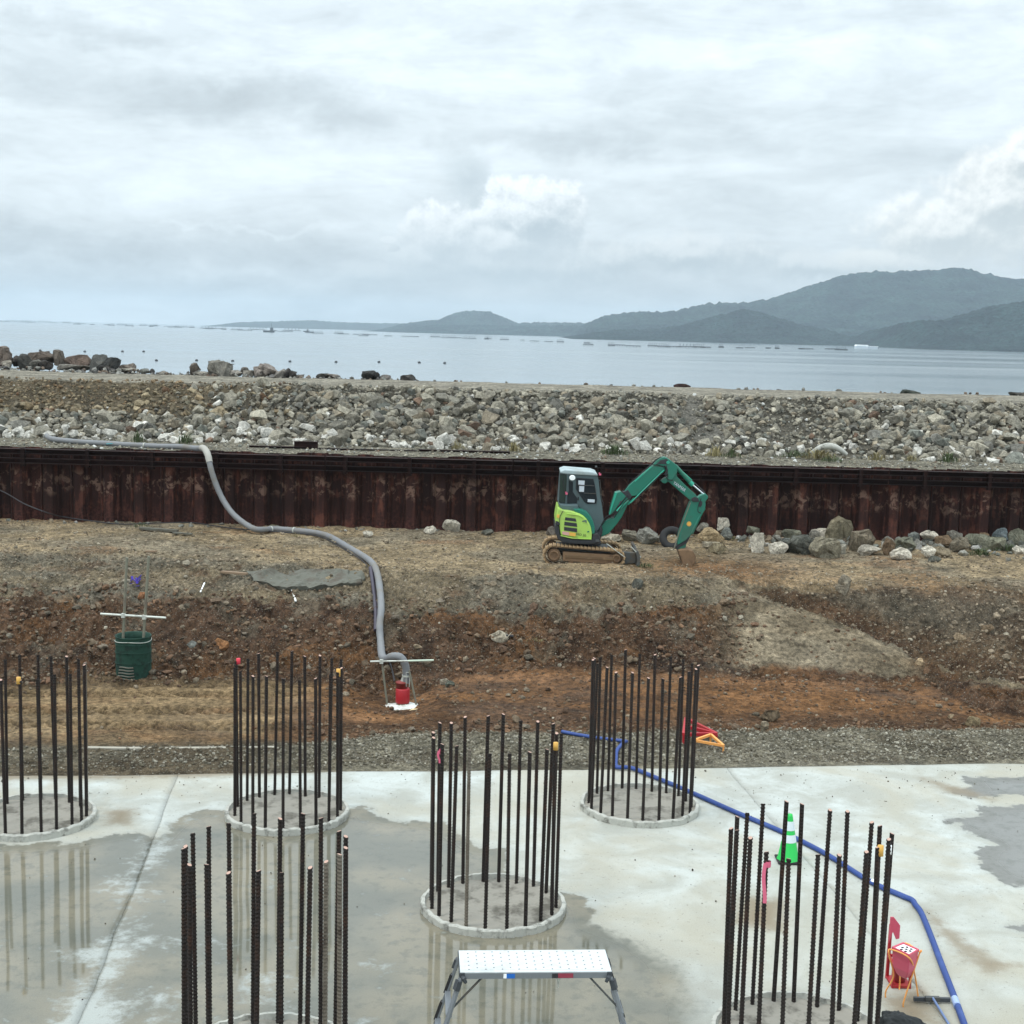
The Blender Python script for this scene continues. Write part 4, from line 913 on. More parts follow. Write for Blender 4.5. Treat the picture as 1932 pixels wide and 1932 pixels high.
# riprap showing over the far edge of the road
def z8(x, y): return ((450+x/4.293)/1.1925, (700+y/4.293)/1.1925)
def zl(x, y): return (x/4.293/1.1925, (680+y/4.293)/1.1925)
k8 = 1/4.293/1.1925
RD = (.125, .095, .078)
rip = [(zl(10, 600), 150, 150, (.20, .155, .13), 'brown boulder at the left edge beyond the road'), (zl(55, 618), 90, 50, (.30, .28, .24), 'pale stones in front of the leftmost brown boulder'), (zl(150, 590), 80, 66, (.07, .06, .06), 'small black rock left of the net covered heap'),
       (zl(235, 628), 170, 100, (.055, .06, .06), 'dark rock under a mesh net left of the long slab'), (zl(385, 572), 260, 82, RD, 'long rusty brown concrete slab lying on the riprap'), (zl(330, 628), 160, 62, (.15, .15, .14), 'grey rock in front of the net covered one'),
       (zl(548, 590), 110, 105, (.15, .125, .105), 'reddish block at the right end of the long brown slab'), (zl(420, 630), 130, 60, (.045, .04, .038), 'dark rock below the long brown slab'), (zl(750, 600), 250, 76, (.15, .10, .08), 'reddish beam shaped block right of the long slab'),
       (zl(690, 640), 330, 40, (.17, .165, .15), 'low grey rubble in front of the reddish beam'), (zl(945, 640), 170, 120, (.075, .085, .085), 'large dark grey rock with pale veins'), (zl(1070, 650), 110, 105, (.05, .058, .062), 'blackish rock leaning right of the veined one'),
       (zl(1010, 662), 130, 50, (.03, .03, .03), 'black low rock in front of the veined one'), (zl(1215, 655), 165, 66, (.17, .14, .12), 'flat brownish rock right of the dark pair'), (zl(1250, 672), 140, 34, (.26, .26, .23), 'pale rubble below the flat brownish rock'),
       (zl(1108, 668), 70, 22, (.42, .42, .40), 'small white stone in front of the dark rocks'), (zl(1385, 685), 88, 44, (.15, .17, .16), 'small rounded grey rock alone at the road edge'), (zl(1588, 695), 90, 30, (.19, .18, .16), 'flat grey stone alone at the road edge'),
       (zl(1875, 695), 84, 98, (.17, .14, .12), 'upright square brown rock standing alone'), (z8(0, 610), 150, 28, (.26, .25, .22), 'low pale stones left of the wide block'), (z8(195, 605), 262, 100, (.19, .19, .17), 'wide rounded concrete block with a pale cap'),
       (z8(190, 520), 120, 34, (.27, .25, .21), 'pale stone resting on top of the wide block'), (z8(345, 615), 120, 40, (.26, .25, .23), 'pale rubble just right of the wide block'), (z8(420, 590), 80, 52, (.13, .12, .11), 'small peaked rock right of the wide block'),
       (z8(460, 620), 110, 50, (.20, .19, .17), 'grey rock below the peaked one'), (z8(560, 620), 120, 74, (.24, .21, .20), 'pinkish grey rock left of the heap top'), (z8(650, 620), 180, 100, (.23, .20, .19), 'tallest pinkish rock of the middle heap'),
       (z8(690, 628), 70, 50, (.04, .038, .036), 'black rock at the base of the middle heap'), (z8(770, 630), 120, 70, (.26, .25, .24), 'pale veined rock right of the tallest pinkish one'), (z8(830, 620), 80, 66, (.09, .085, .09), 'dark pointed rock of the middle heap'),
       (z8(890, 632), 80, 50, (.05, .048, .05), 'low dark rock towards the right end of the heap'), (z8(960, 636), 80, 26, (.15, .14, .13), 'flat rock ending the middle heap'), (z8(1175, 640), 110, 38, (.06, .058, .055), 'low dark rock of the small heap'),
       (z8(1280, 640), 150, 34, (.21, .19, .18), 'flat pinkish rock of the small heap'), (z8(1640, 655), 170, 72, (.035, .037, .038), 'humped black rock beyond the road near the centre'), (z8(1700, 655), 70, 60, (.018, .018, .02), 'jet black rock set into the humped one'),
       (z8(1790, 657), 130, 38, (.12, .11, .11), 'flat grey rock right of the humped black rock')]
for i, ((a, b_), w2, h2, c_, lab) in enumerate(rip):
    edge_ = 699.0+a*.0225; c_ = tuple(q*.55+sum(c_)/3*.42 for q in c_); placed_rock(a, b_+1, w2*k8, h2*k8, c_, lab, 1100+i, onY=CR_Y1+.25+max(0, edge_-b_)*.10+random.uniform(0, .15), group='riprap rocks beyond the road', name='riprap_rock', depth=.9, sink=.1)
for i, ((px, py), w2, h2, c_, lab) in enumerate([((770, 716), 30, 8, (.05, .05, .05), 'low black rock right of the humped one'), ((1288, 731), 31, 6, (.04, .022, .022), 'flat dark red rock above the excavator arm'), ((1586, 742), 10, 6, (.15, .15, .14), 'tiny grey stone on the road edge'),
                                     ((1716, 745), 36, 7, (.035, .045, .038), 'flat blackish weed covered rock on the right'), ((1925, 749), 34, 7, (.05, .05, .045), 'flat dark rock at the right edge beyond the road')]):
    placed_rock(px, py, w2, h2, c_, lab, 1150+i, onY=CR_Y1+.3, group='riprap rocks beyond the road', name='riprap_rock', depth=.8, sink=.1)
n = 1500; x = rng.uniform(-19, 19, n); y = CR_Y1+rng.uniform(-.1, 1.1, n); s_ = np.clip(np.exp(rng.normal(np.log(.13), .4, n)), .05, .3)
keep = (x < -4.5)|(rng.random(n) < .25); x, y, s_ = x[keep], y[keep], s_[keep]; n = len(x)
joined('riprap_rubble', RA, np.stack([x, y, emb_h(x, y)[0]+s_*.15], 1), s_, rock_tints(n, [(.24, .235, .21), (.10, .095, .09), (.17, .13, .10)], [4, 2, 2]))

# ---------------------------------------------------------------- bored piles with starter bars
n = 900; x = rng.uniform(-15, 15, n); y = slab_edge(x)-.05-np.abs(rng.exponential(1.5, n)); y[:250] = rng.uniform(10, 22, 250)
s_ = np.clip(np.exp(rng.normal(np.log(.016), .4, n)), .007, .045)
joined('slab_grit', ico, np.stack([x, y, s_*.2+.004], 1), s_, rock_tints(n, [(.16, .13, .09), (.22, .20, .16), (.09, .08, .065)], [4, 3, 3]))
BT, RT = 2.33, .10          # bar top, rim top above the slab
RB, RR = .80, .94
def rebar_mesh(name, L_, mat):
    mb = MB(); n = 10; pitch = .039; rings = []
    z = 0.0; r0, r1 = .0208, .0268
    prof = []
    while z < L_-.03: prof += [(r0, z), (r0, z+pitch*.5), (r1, z+pitch*.62), (r1, z+pitch*.86)]; z += pitch
    prof += [(r0, L_)]
    vs = []; fs = []
    for i, (r, zz) in enumerate(prof):
        for j in range(n):
            a = 2*math.pi*j/n; rr = r
            if j in (0, n//2): rr = .0245
            vs.append((rr*math.cos(a), rr*math.sin(a), zz + (.008*math.cos(a) if r > .02 else 0)))
    fs = [(i*n+j, i*n+(j+1) % n, (i+1)*n+(j+1) % n, (i+1)*n+j) for i in range(len(prof)-1) for j in range(n)]
    mb.add(vs, fs, 0, True); k = (len(prof)-1)*n
    mb.add([vs[k+j] for j in range(n)], [tuple(range(n))], 1)
    return mb.mesh(name, [MAT[mat], MAT['cut']])
bar_m = [rebar_mesh('rebar', BT-.02+d_, 'bar') for d_ in (-.035, 0, .03)]; bar_c = rebar_mesh('rebar', BT-.02, 'barc')
EXTRA = []
def pile_head(cx_, cy_, ph, label, seed, pale=(), missing=(), core_wet=.3):
    t = thing('bored_pile', label, 'bored pile', (cx_, cy_, 0), 0, 'concrete pile heads with starter bars')
    r = np.linspace(0, RR-.055, 34); a = np.linspace(0, 2*np.pi, 90); Rg, Ag = np.meshgrid(r, a)
    X = Rg*np.cos(Ag); Y = Rg*np.sin(Ag)
    Z = RT-.05+(fbm(X*3+seed*7, Y*3, 5, seed, .62)-.5)*.11+(fbm(X*11+seed, Y*11, 3, seed+1)-.5)*.03
    o = put('concrete_core', grid_mesh('concrete_core', X, Y, Z, MAT['pilecon']), t)
    mb = MB(); ns = 240; rr_ = random.Random(seed); vs = []
    for (rb_, zb_, amp) in ((RR, -.06, 1), (RR, RT-.014, 1), (RR-.012, RT, .6), (RR-.055, RT+.002, 1), (RR-.07, RT-.07, .3)):
        for k in range(ns):
            a_ = 2*math.pi*k/ns; nz = mnoise.noise(Vector((math.cos(a_)*3, math.sin(a_)*3, seed)))*.018+mnoise.noise(Vector((math.cos(a_)*14, math.sin(a_)*14, seed)))*.010
            notch = -.007 if (k % 6 == 0 and amp == 1 and rb_ == RR) else 0
            r_ = rb_+(nz+notch)*amp; vs.append((r_*math.cos(a_), r_*math.sin(a_), zb_+(mnoise.noise(Vector((math.cos(a_)*9, math.sin(a_)*9, seed+5)))*.02 if zb_ > .05 else 0)))
    mb.add(vs, [(i*ns+j, i*ns+(j+1) % ns, (i+1)*ns+(j+1) % ns, (i+1)*ns+j) for i in range(4) for j in range(ns)])
    mb.obj('rim', MAT['rim'], t)
    for k in range(20):
        if k in missing: continue
        an = -math.pi/2 + ph + k*2*math.pi/20 + random.gauss(0, .012); rb = RB+random.gauss(0, .010)
        o = put('rebar', bar_c if k in pale else random.choice(bar_m), t)
        o.location = (rb*math.cos(an), rb*math.sin(an), .02); o.rotation_euler = (random.gauss(0, .008), random.gauss(0, .008), random.uniform(0, 6.28))
    return t
def centre(px, yb, yf, z, rad):
    b_, f_ = gp(px, yb, z), gp(px, yf, z); c_ = (b_+f_)/2; return c_.x, c_.y, (b_-f_).length/2
P3 = centre(931, 1649, 1753, RT, RR); P2 = centre(542, 1488, 1565, RT, RR); P4 = centre(1207, 1479, 1548, RT, RR); P1 = centre(59, 1498, 1573, RT, RR)
def from_tops(px, yb, yf): 
    b_, f_ = gp(px, yb, BT), gp(px, yf, BT); c_ = (b_+f_)/2; return c_.x, c_.y, (b_-f_).length/2
P5 = from_tops(1530, 1517, 1618); P6 = from_tops(503, 1540, 1648)
print('PILES', P1, P2, P3, P4, P5, P6)
D = R(18)
pile1 = pile_head(P1[0], P1[1], R(-8.4), 'leftmost pile head, cut by the left edge, with a ring of tall dark bars', 1, pale=(7,))
pile2 = pile_head(P2[0], P2[1], R(5.5), 'far pile head left of centre standing in front of the sandy track', 2, pale=())
pile3 = pile_head(P3[0], P3[1], R(-5.3), 'middle pile head with pink ribbon behind the aluminium work platform', 3, pale=(19,))
pile4 = pile_head(P4[0], P4[1], R(-1.5), 'far pile head right of centre with the blue hose running behind its bars', 4)
pile5 = pile_head(P5[0], P5[1], R(-7.0), 'near right pile head with the green cone seen through its bars', 5)
pile6 = pile_head(P6[0], P6[1], R(1.8), 'nearest pile head at the bottom left with thick ribbed bars', 6, pale=(3, 4))
def ribbon(parent, ang, z, l, mat, name='ribbon', w=.028):
    mb = MB(); rb = RB; x_, y_ = rb*math.cos(ang), rb*math.sin(ang)
    mb.lathe([(.031, z-.03), (.033, z), (.031, z+.03)], 12, (x_, y_, 0))
    pts = []
    for i in range(9):
        t_ = i/8; pts.append((x_-.030-.012*math.sin(t_*5), y_-.03, z+.02-l*t_))
    for i in range(8):
        a, b_ = pts[i], pts[i+1]; mb.add([(a[0]-w/2, a[1], a[2]), (a[0]+w/2, a[1]-.006, a[2]), (b_[0]+w/2, b_[1]-.006, b_[2]), (b_[0]-w/2, b_[1], b_[2])], [(0, 1, 2, 3)]); 
        mb.add([(a[0]-w/2, a[1]+.003, a[2]), (a[0]+w/2, a[1]-.003, a[2]), (b_[0]+w/2, b_[1]-.003, b_[2]), (b_[0]-w/2, b_[1]+.003, b_[2])], [(3, 2, 1, 0)])
    return mb.obj(name, MAT[mat], parent)
def bar_ang(ph, k): return -math.pi/2+R(ph)+k*D
ribbon(pile5, bar_ang(-7.0, -2), BT-.16, .42, 'pink', w=.036); ribbon(pile3, bar_ang(-5.3, -3), BT-.14, .16, 'pink')
def cap(parent, ang, mat, z=BT, h_=.06, name='tape'):
    mb = MB(); mb.lathe([(.0, z+.05), (.031, z+.046), (.032, z-h_), (.028, z-h_)], 12, (RB*math.cos(ang), RB*math.sin(ang), 0)); return mb.obj(name, MAT[mat], parent)
cap(pile5, bar_ang(-7.0, 3), 'yellow'); cap(pile5, bar_ang(-7.0, 5), 'white', BT-.16, .05); cap(pile3, bar_ang(-5.3, 4), 'yellow', BT-.06, .05); cap(pile1, bar_ang(-8.4, 1), 'yellow', BT, .05)
cap(pile2, bar_ang(5.5, 4), 'yellow', BT-.04, .07); cap(pile2, bar_ang(5.5, -6), 'redribbon', BT, .04)
# ---------------------------------------------------------------- hoses
def smooth(pts, n=6):
    P = [Vector(p) for p in pts]; out = []
    for i in range(len(P)-1):
        p0, p1, p2, p3 = P[max(i-1, 0)], P[i], P[i+1], P[min(i+2, len(P)-1)]
        for k in range(n):
            t = k/n; out.append(.5*((2*p1)+(p2-p0)*t+(2*p0-5*p1+4*p2-p3)*t*t+(3*p1-p0-3*p2+p3)*t**3))
    return out+[P[-1]]
def g_off(px, py, o=.08):
    p = onground(px, py); return Vector((p.x, p.y, p.z+o))
HR = .078
hp = []
for px, py, y in [(88, 822, 41.3), (95, 827, 41.0), (110, 830, 40.7), (150, 834, 40.5), (200, 838, 40.3), (250, 841, 40.1), (300, 846, 39.9), (340, 848, 39.7), (370, 846, 39.3), (384, 846, 38.7), (392, 858, 38.25), (398, 885, 38.05),
                  (408, 915, 38.0), (422, 945, 37.9), (440, 970, 37.7), (462, 988, 37.5), (485, 999, 37.2)]:
    p = gy(px, py, y); 
    if y > 39.2: p.z = max(p.z, ez(p.x, p.y)+HR*.9)
    hp.append(p)
for px, py in [(520, 1003), (560, 1006), (600, 1011), (625, 1019), (650, 1034), (680, 1052), (700, 1066), (711, 1088)]: hp.append(g_off(px, py, .07))
for px, py, dz in [(717, 1125, .10), (719, 1160, .12), (716, 1195, .12), (718, 1222, .10)]: hp.append(g_off(px, py, dz))
pe = onground(759, 1336)
PY = pe.y+.05
for px, py, y in [(721, 1238, PY+.35), (729, 1243, PY+.2), (738, 1239, PY+.08), (748, 1238, PY+.02), (758, 1242, PY), (765, 1256, PY), (767, 1273, PY), (766, 1288, PY)]: hp.append(gy(px, py, y))
hs = smooth(hp, 7)
mb = MB(); rr = [HR*(1+.035*math.sin(i*1.9)+.02*math.sin(i*.7)) for i in range(len(hs))]; mb.tube(hs, rr, 14)
suction = mb.obj('discharge_hose', MAT['hose']); tag(suction, 'thick grey hose from the rubble over the rusty wall and down to the red pump', 'hose')
k0 = 9*7; mb = MB(); mb.tube(hs[k0-2:k0+12], [HR*1.16+.006*math.sin(i*2.5) for i in range(14)], 12); mb.obj('wrapping', simple('wrapping_tape', (.30, .29, .26), .8, .5, 8), suction)
for i in (8*7-18, 17*7-2, 17*7+6, len(hs)-8):
    mb = MB(); mb.tube([hs[i], hs[i]+(hs[i+1]-hs[i]).normalized()*.035], HR*1.2, 12); mb.obj('hose_clamp', MAT['galv'], suction)
# black power cable beside the hose
cp = []
for px, py, y in [(-60, 905, 38.2), (0, 925, 38.1), (45, 950, 37.9), (85, 966, 37.7)]: cp.append(gy(px, py, y))
for px, py in [(120, 978), (180, 987), (230, 992), (300, 990), (360, 989), (410, 996), (450, 1001), (520, 1006), (600, 1015), (650, 1040), (685, 1062), (697, 1085), (703, 1120), (706, 1160), (711, 1200), (727, 1240), (738, 1262)]: cp.append(g_off(px, py, .04))
cp.append(gy(744, 1285, PY)); 
tag(MB().tube(smooth(cp, 5), .016, 6).obj('power_cable', MAT['hoseblk']), 'thin black cable running along the wall foot and down beside the grey hose', 'cable')
mb = MB(); mb.tube(smooth([g_off(x, y, .05) for x, y in [(699, 1078), (703, 1100), (707, 1135), (709, 1165), (709, 1195)]], 5), .05, 8)
tag(mb.obj('dark_hose', simple('violet_hose', (.04, .034, .05), .5, .3)), 'short violet black hose section behind the grey hose on the slope', 'hose')
# blue lay-flat hose on the slab
bp = [g_off(1060, 1385, .04), g_off(1085, 1390, .04), g_off(1130, 1397, .04), g_off(1178, 1404, .045), g_off(1176, 1411, .09), g_off(1164, 1421, .05), g_off(1162, 1435, .05)]
bp2 = [gp(1162, 1445, .045), gp(1170, 1448, .05), gp(1192, 1449, .045), gp(1235, 1466, .04), gp(1300, 1493, .04), gp(1390, 1533, .04), gp(1475, 1569, .04), gp(1560, 1612, .04), gp(1640, 1662, .04), gp(1700, 1689, .04), gp(1717, 1696, .04), gp(1723, 1700, .04), gp(1727, 1707, .04),
       gp(1738, 1722, .04), gp(1756, 1765, .04), gp(1776, 1818, .04), gp(1800, 1880, .04), gp(1822, 1940, .04), gp(1850, 2020, .04)]
pp = smooth(bp+bp2, 5)
mb = MB(); mb.tube(pp, .038, 10, squash=.85)
bh = mb.obj('blue_hose', MAT['blue']); tag(bh, 'blue hose with a kink, lying across the slab from the gravel to the lower right', 'hose')
mb = MB(); q = gp(1646, 1664, .04); q2 = gp(1652, 1667, .04); mb.tube([q, q2], .044, 10); mb.obj('joint_tape', MAT['white'], bh)
mb = MB(); q = gp(1801, 1884, .04); q2 = gp(1806, 1898, .04); mb.tube([q, q2], .042, 10); mb.obj('joint_tape', simple('pale_blue_tape', (.25, .33, .50), .5), bh)

# ---------------------------------------------------------------- red pump in its pit
t = thing('submersible_pump', 'red submersible pump standing in the pit under the grey hose', 'pump', (pe.x, PY, pe.z))
g = lambda zx, zy, y=None: gy((800+zx/8.782)/1.1925, (1440+zy/8.782)/1.1925, PY if y is None else y)-Vector((pe.x, PY, pe.z))
ax = g(930, 1100).x; s8 = (g(1000, 900)-g(900, 900)).length/100
zt, zb = g(930, 950).z, g(930, 1235).z
MB().lathe([(0, zb), (132*s8, zb), (140*s8, zb+.03), (140*s8, zt-.02), (128*s8, zt), (0, zt)], 24, (ax, 0, 0)).obj('motor_casing', MAT['red'], t)
MB().lathe([(0, zt), (110*s8, zt), (110*s8, zt+.11), (122*s8, zt+.11), (122*s8, zt+.13), (40*s8, zt+.15), (0, zt+.15)], 24, (ax-.02, 0, 0)).obj('pump_head', simple('dull_red', (.20, .03, .025), .6, .4), t)
MB().lathe([(0, zb-.09), (120*s8, zb-.08), (125*s8, zb), (0, zb+.005)], 16, (ax, 0, 0)).obj('strainer', MAT['mud'], t)
MB().tube([(ax+.0, 0, zt+.13), (ax+.05, 0, zt+.30), g(970, 600)], .05, 12).obj('outlet_pipe', MAT['galv'], t)
mb = MB(); mb.tube([g(1000, 920, PY-.08), g(1000, 640, PY-.08), g(1075, 640, PY-.08), g(1060, 930, PY-.08)], .008, 6); mb.obj('lifting_wire', MAT['galv'], t)
mb = MB(); b0 = g(930, 1180); 
for k in range(9):
    an = k*.7; mb.box((b0.x-.14, 0, 0), (.01, .01, .01)) if False else None
bag_bm = bmesh.new(); n_ = 40
def blanket(name, cx, cy, cz, rx, ry, seed, mat, parent=None, hgt=.07, lab=None, cat=None):
    r = np.linspace(0, 1, 16); a = np.linspace(0, 2*np.pi, 56); Rg, Ag = np.meshgrid(r, a)
    rad = 1+.35*(fbm(np.cos(Ag)*1.6+seed, np.sin(Ag)*1.6, 4, seed)-.5)*2
    X = cx+Rg*rad*rx*np.cos(Ag); Y = cy+Rg*rad*ry*np.sin(Ag); Z = cz+(1-Rg**2)*hgt+(fbm(X*9, Y*9, 4, seed+3, .6)-.5)*.09
    o = put(name, grid_mesh(name, X, Y, Z, MAT[mat]), parent)
    s_ = o.modifiers.new('thickness', 'SOLIDIFY'); s_.thickness = .01
    return tag(o, lab, cat)
blanket('sand_bag', pe.x+ax+.03, PY-.02, pe.z-.02, .52, .30, 5, 'fabric', None, .10, 'crumpled white bag spread under the red pump', 'bag')
blanket('foam_scrap', gy(753+12, 1345, PY-.35).x+.25, PY-.42, pe.z-.0, .20, .13, 9, 'foam', None, .08, 'cream coloured foam scrap in front of the white bag', 'foam scrap')
fr = thing('pipe_frame', 'thin pipe frame with a level crossbar holding the grey hose above the pump', 'pipe frame', (pe.x, PY, pe.z))
MB().tube([g(290, 425, PY-.12), g(1040, 412, PY-.12)], .018, 8).obj('crossbar', MAT['galv'], fr)
MB().tube([g(1040, 412, PY-.12), g(1545, 400, PY-.12)], .020, 8).obj('crossbar', simple('mint_pipe', (.40, .47, .38), .5, .3), fr)
for a, b_ in (((520, 420), (625, 1160)), ((1060, 600), (1200, 1180))): MB().tube([g(*a, PY-.08), g(*b_, PY-.1)-Vector((0, 0, .1))], .020, 8).obj('leg', MAT['pipe'], fr)
MB().box(g(512, 425, PY-.12), (.07, .07, .08)).obj('pipe_clamp', MAT['galv'], fr)

# ---------------------------------------------------------------- green strainer drum
ge = onground(244, 1286); GY0 = ge.y+.1
t = thing('strainer_drum', 'round drum wrapped in dark green mesh at the foot of the cut face', 'drum', (ge.x, GY0+.33, ge.z))
gg = lambda zx, zy, y=None: gy((200+zx/5.855)/1.1925, (1230+zy/5.855)/1.1925, GY0 if y is None else y)-Vector((ge.x, GY0+.33, ge.z))
s5 = (gg(400, 1400)-gg(300, 1400)).length/100; rd = 233*s5; cx0 = gg(530, 1400).x; ztp = gg(540, 1225).z; zbt = gg(540, 1760).z-.05
prof = []; kk = 26
for i in range(kk+1):
    z_ = zbt+(ztp-zbt)*i/kk; prof += [(rd*(.985 if i % 2 else 1.0), z_)]
prof += [(rd*1.02, ztp+.01), (rd*1.0, ztp+.03), (rd*.93, ztp+.02), (rd*.90, ztp-.10), (rd*.88, zbt+.05), (0, zbt+.05)]
MB().lathe(prof, 36, (cx0, 0, 0)).obj('mesh_wrap', MAT['green'], t)
for z_ in (ztp-.07, ztp-.13, ztp-.30, ztp-.52):
    MB().tube([(cx0+rd*1.01*math.cos(q), rd*1.01*math.sin(q), z_+.012*math.sin(q*3)) for q in np.linspace(0, 2*math.pi, 33)], .008, 5, caps=False).obj('binding_wire', MAT['galv' if z_ > ztp-.1 else 'green'], t)
for i in range(5):       # hoops laid bare where the mesh is torn
    z_ = zbt+.07+i*.062; q0, q1 = -2.35+i*.05, -1.25-i*.02
    MB().tube([(cx0+rd*1.012*math.cos(q), rd*1.012*math.sin(q), z_+.006*math.sin(q*9)) for q in np.linspace(q0, q1, 12)], .017, 6).obj('bare_hoop', MAT['mortar'], t)
fr2 = thing('scaffold_pipes', 'two upright pipes with a pale crossbar standing in the green drum', 'pipes', (ge.x, GY0+.33, ge.z))
for a, b_ in (((500, 145), (440, 1130)), ((788, 125), (705, 1160))): MB().tube([gg(*a, GY0+.2), gg(*b_, GY0+.2)-Vector((0, 0, .4))], .028, 10).obj('upright_pipe', MAT['pipe'], fr2)
MB().tube([gg(152, 885, GY0+.15), gg(1015, 938, GY0+.15)], .024, 10).obj('crossbar', MAT['galv'], fr2)
for a in ((455, 905), (730, 928)): MB().box(gg(*a, GY0+.17), (.075, .09, .085)).obj('pipe_clamp', MAT['galv'], fr2)
q = onground(255, 1108); mb = MB(); r_ = random.Random(3)
for i in range(14):
    a = Vector((r_.uniform(-.12, .12), r_.uniform(-.08, .08), r_.uniform(0, .2))); b_ = a+Vector((r_.uniform(-.10, .10), r_.uniform(-.05, .05), r_.uniform(-.1, .1))); mb.bar(a, b_, .05, .012)
o = mb.obj('purple_ribbon', MAT['purple']); o.location = q; tag(o, 'bunched purple ribbon on the gravel slope above the green drum', 'ribbon')

# ---------------------------------------------------------------- broken mortar slab, planks, sticks on the slope
def oncut(pts, z0, th, name, mat, label, cat, tilt=0):
    P = [onground(*p)+Vector((0, 0, z0)) for p in pts]; n = len(P); c_ = sum(P, Vector())/n
    mb = MB(); top = [p-c_+Vector((0, -.02, th)) for p in P]; bot = [p-c_+Vector((0, .15, -.25)) for p in P]
    mb.add(top+bot, [tuple(range(n))]+[(i, i+n, (i+1) % n+n, (i+1) % n) for i in range(n)])
    me = mb.mesh(name, MAT[mat]); bm = bmesh.new(); bm.from_mesh(me); bmesh.ops.recalc_face_normals(bm, faces=bm.faces); bmesh.ops.triangulate(bm, faces=bm.faces)
    for _ in range(4): bmesh.ops.subdivide_edges(bm, edges=[e for e in bm.edges if e.calc_length() > .12], cuts=1); bmesh.ops.triangulate(bm, faces=bm.faces)
    for v_ in bm.verts: k = mnoise.fractal(v_.co*3, .7, 2, 5); v_.co += Vector((k*.04, -abs(k)*.06, k*.07))
    bm.to_mesh(me); bm.free(); o = put(name, me); o.location = c_; return tag(o, label, cat)
oncut([(466, 1083), (500, 1080), (560, 1082), (640, 1079), (682, 1080), (690, 1092), (680, 1104), (630, 1108), (560, 1112), (515, 1108), (480, 1098)], .0, .05, 'broken_mortar_slab', 'mortar', 'broken grey mortar slab jutting out of the slope left of the grey hose', 'concrete slab')
def stick(p0, p1, w, h_, mat, name, label, cat, o1=.05, o2=.05):
    a, b_ = g_off(*p0, o1), g_off(*p1, o2); mb = MB(); mb.bar(a-(a+b_)/2, b_-(a+b_)/2, w, h_); o = mb.obj(name, MAT[mat], bevel=.005); o.location = (a+b_)/2; return tag(o, label, cat)
stick((418, 1083), (466, 1087), .10, .05, 'wood', 'wooden_plank', 'short dark plank poking out left of the broken mortar slab', 'plank')
stick((548, 1108), (558, 1140), .045, .03, 'fabric', 'wooden_stake', 'pale thin stake leaning on the slope below the mortar slab', 'stake')
stick((378, 1125), (386, 1108), .03, .02, 'white', 'wooden_stake', 'small white peg stuck in the gravel right of the two pipes', 'peg', .02, .10)
stick((265, 1000), (335, 1006), .14, .06, 'mortar', 'wooden_plank', 'flat grey board lying on the bank near the wall, left of the hose', 'board')
stick((327, 1009), (362, 1012), .10, .04, 'mortar', 'wooden_plank', 'smaller board lying to the right of the flat grey board', 'board')
stick((275, 1044), (295, 1045), .08, .04, 'wood', 'wooden_plank', 'tiny dark board on the bank just above the two pipes', 'board')
stick((942, 1204), (968, 1206), .08, .04, 'hoseblk', 'wooden_plank', 'dark strip lying on the bank near the big white rock', 'strip')
stick((1960-20, 1283), (1962-40, 1284), .07, .03, 'wood', 'wooden_plank', 'thin board on the earth near the toe of the ramp', 'board')

# white concrete strip and gravel edging in front of the sandy track
a = [gp(x, y, .0) for x, y in [(165, 1410), (250, 1411), (330, 1411), (440, 1410), (525, 1409)]]
mb = MB(); 
for i in range(4):
    p, q = a[i], a[i+1]; mb.add([(p.x, p.y-.05, -.05), (q.x, q.y-.05, -.05), (q.x, q.y-.05, .004), (p.x, p.y-.05, .006), (p.x, p.y+.01, .018), (q.x, q.y+.01, .015)], [(0, 1, 2, 3), (3, 2, 5, 4)])
tag(mb.obj('concrete_kerb', simple('muddy_kerb', (.30, .28, .23), .9, .6, 5, (.12, .10, .07), .8)), kind='structure')

# ---------------------------------------------------------------- low site barriers: red and yellow angle frames
def frame(base, pts, edges, legs, r, mat, name, label):
    t_ = thing(name, label, 'frame', base)
    for a_, b_ in edges: MB().bar(Vector(pts[a_])-base, Vector(pts[b_])-base, r, r).obj('rail', MAT[mat], t_)
    for a_, b_ in legs: MB().bar(Vector(pts[a_])-base, b_-base, r*.7, r*.7).obj('leg', MAT[mat], t_)
    return t_
Yr = onground(1320, 1398).y
rp = [gy(1292, 1362, Yr+.3), gy(1294, 1356, Yr+.5), gy(1352, 1385, Yr+.1), gy(1290, 1386, Yr-.2), gy(1300, 1372, Yr+.2), gy(1315, 1366, Yr+.4)]
def low_(p, dz=0): return Vector((p.x, p.y, hz(p.x, p.y)-.02))
frame(Vector((rp[2].x-.3, Yr, 0)), rp, [(1, 2), (3, 2), (1, 3), (4, 2)], [(2, low_(rp[2])), (3, low_(rp[3])), (1, low_(rp[1]))], .06, 'red', 'rail_stand', 'low red angle frame lying beyond the slab behind the right far pile bars')
Yy2 = onground(1330, 1420).y
yp = [gy(1310, 1397, Yy2), gy(1341, 1386, Yy2+.45), gy(1365, 1407, Yy2+.1), gy(1326, 1393, Yy2+.25)]
frame(Vector((yp[0].x+.2, Yy2, 0)), yp, [(0, 1), (1, 2), (0, 2)], [(0, low_(yp[0])), (1, low_(yp[1])), (2, low_(yp[2]))], .042, 'orange', 'rail_stand', 'small yellow triangular frame on three legs in front of the red frame')

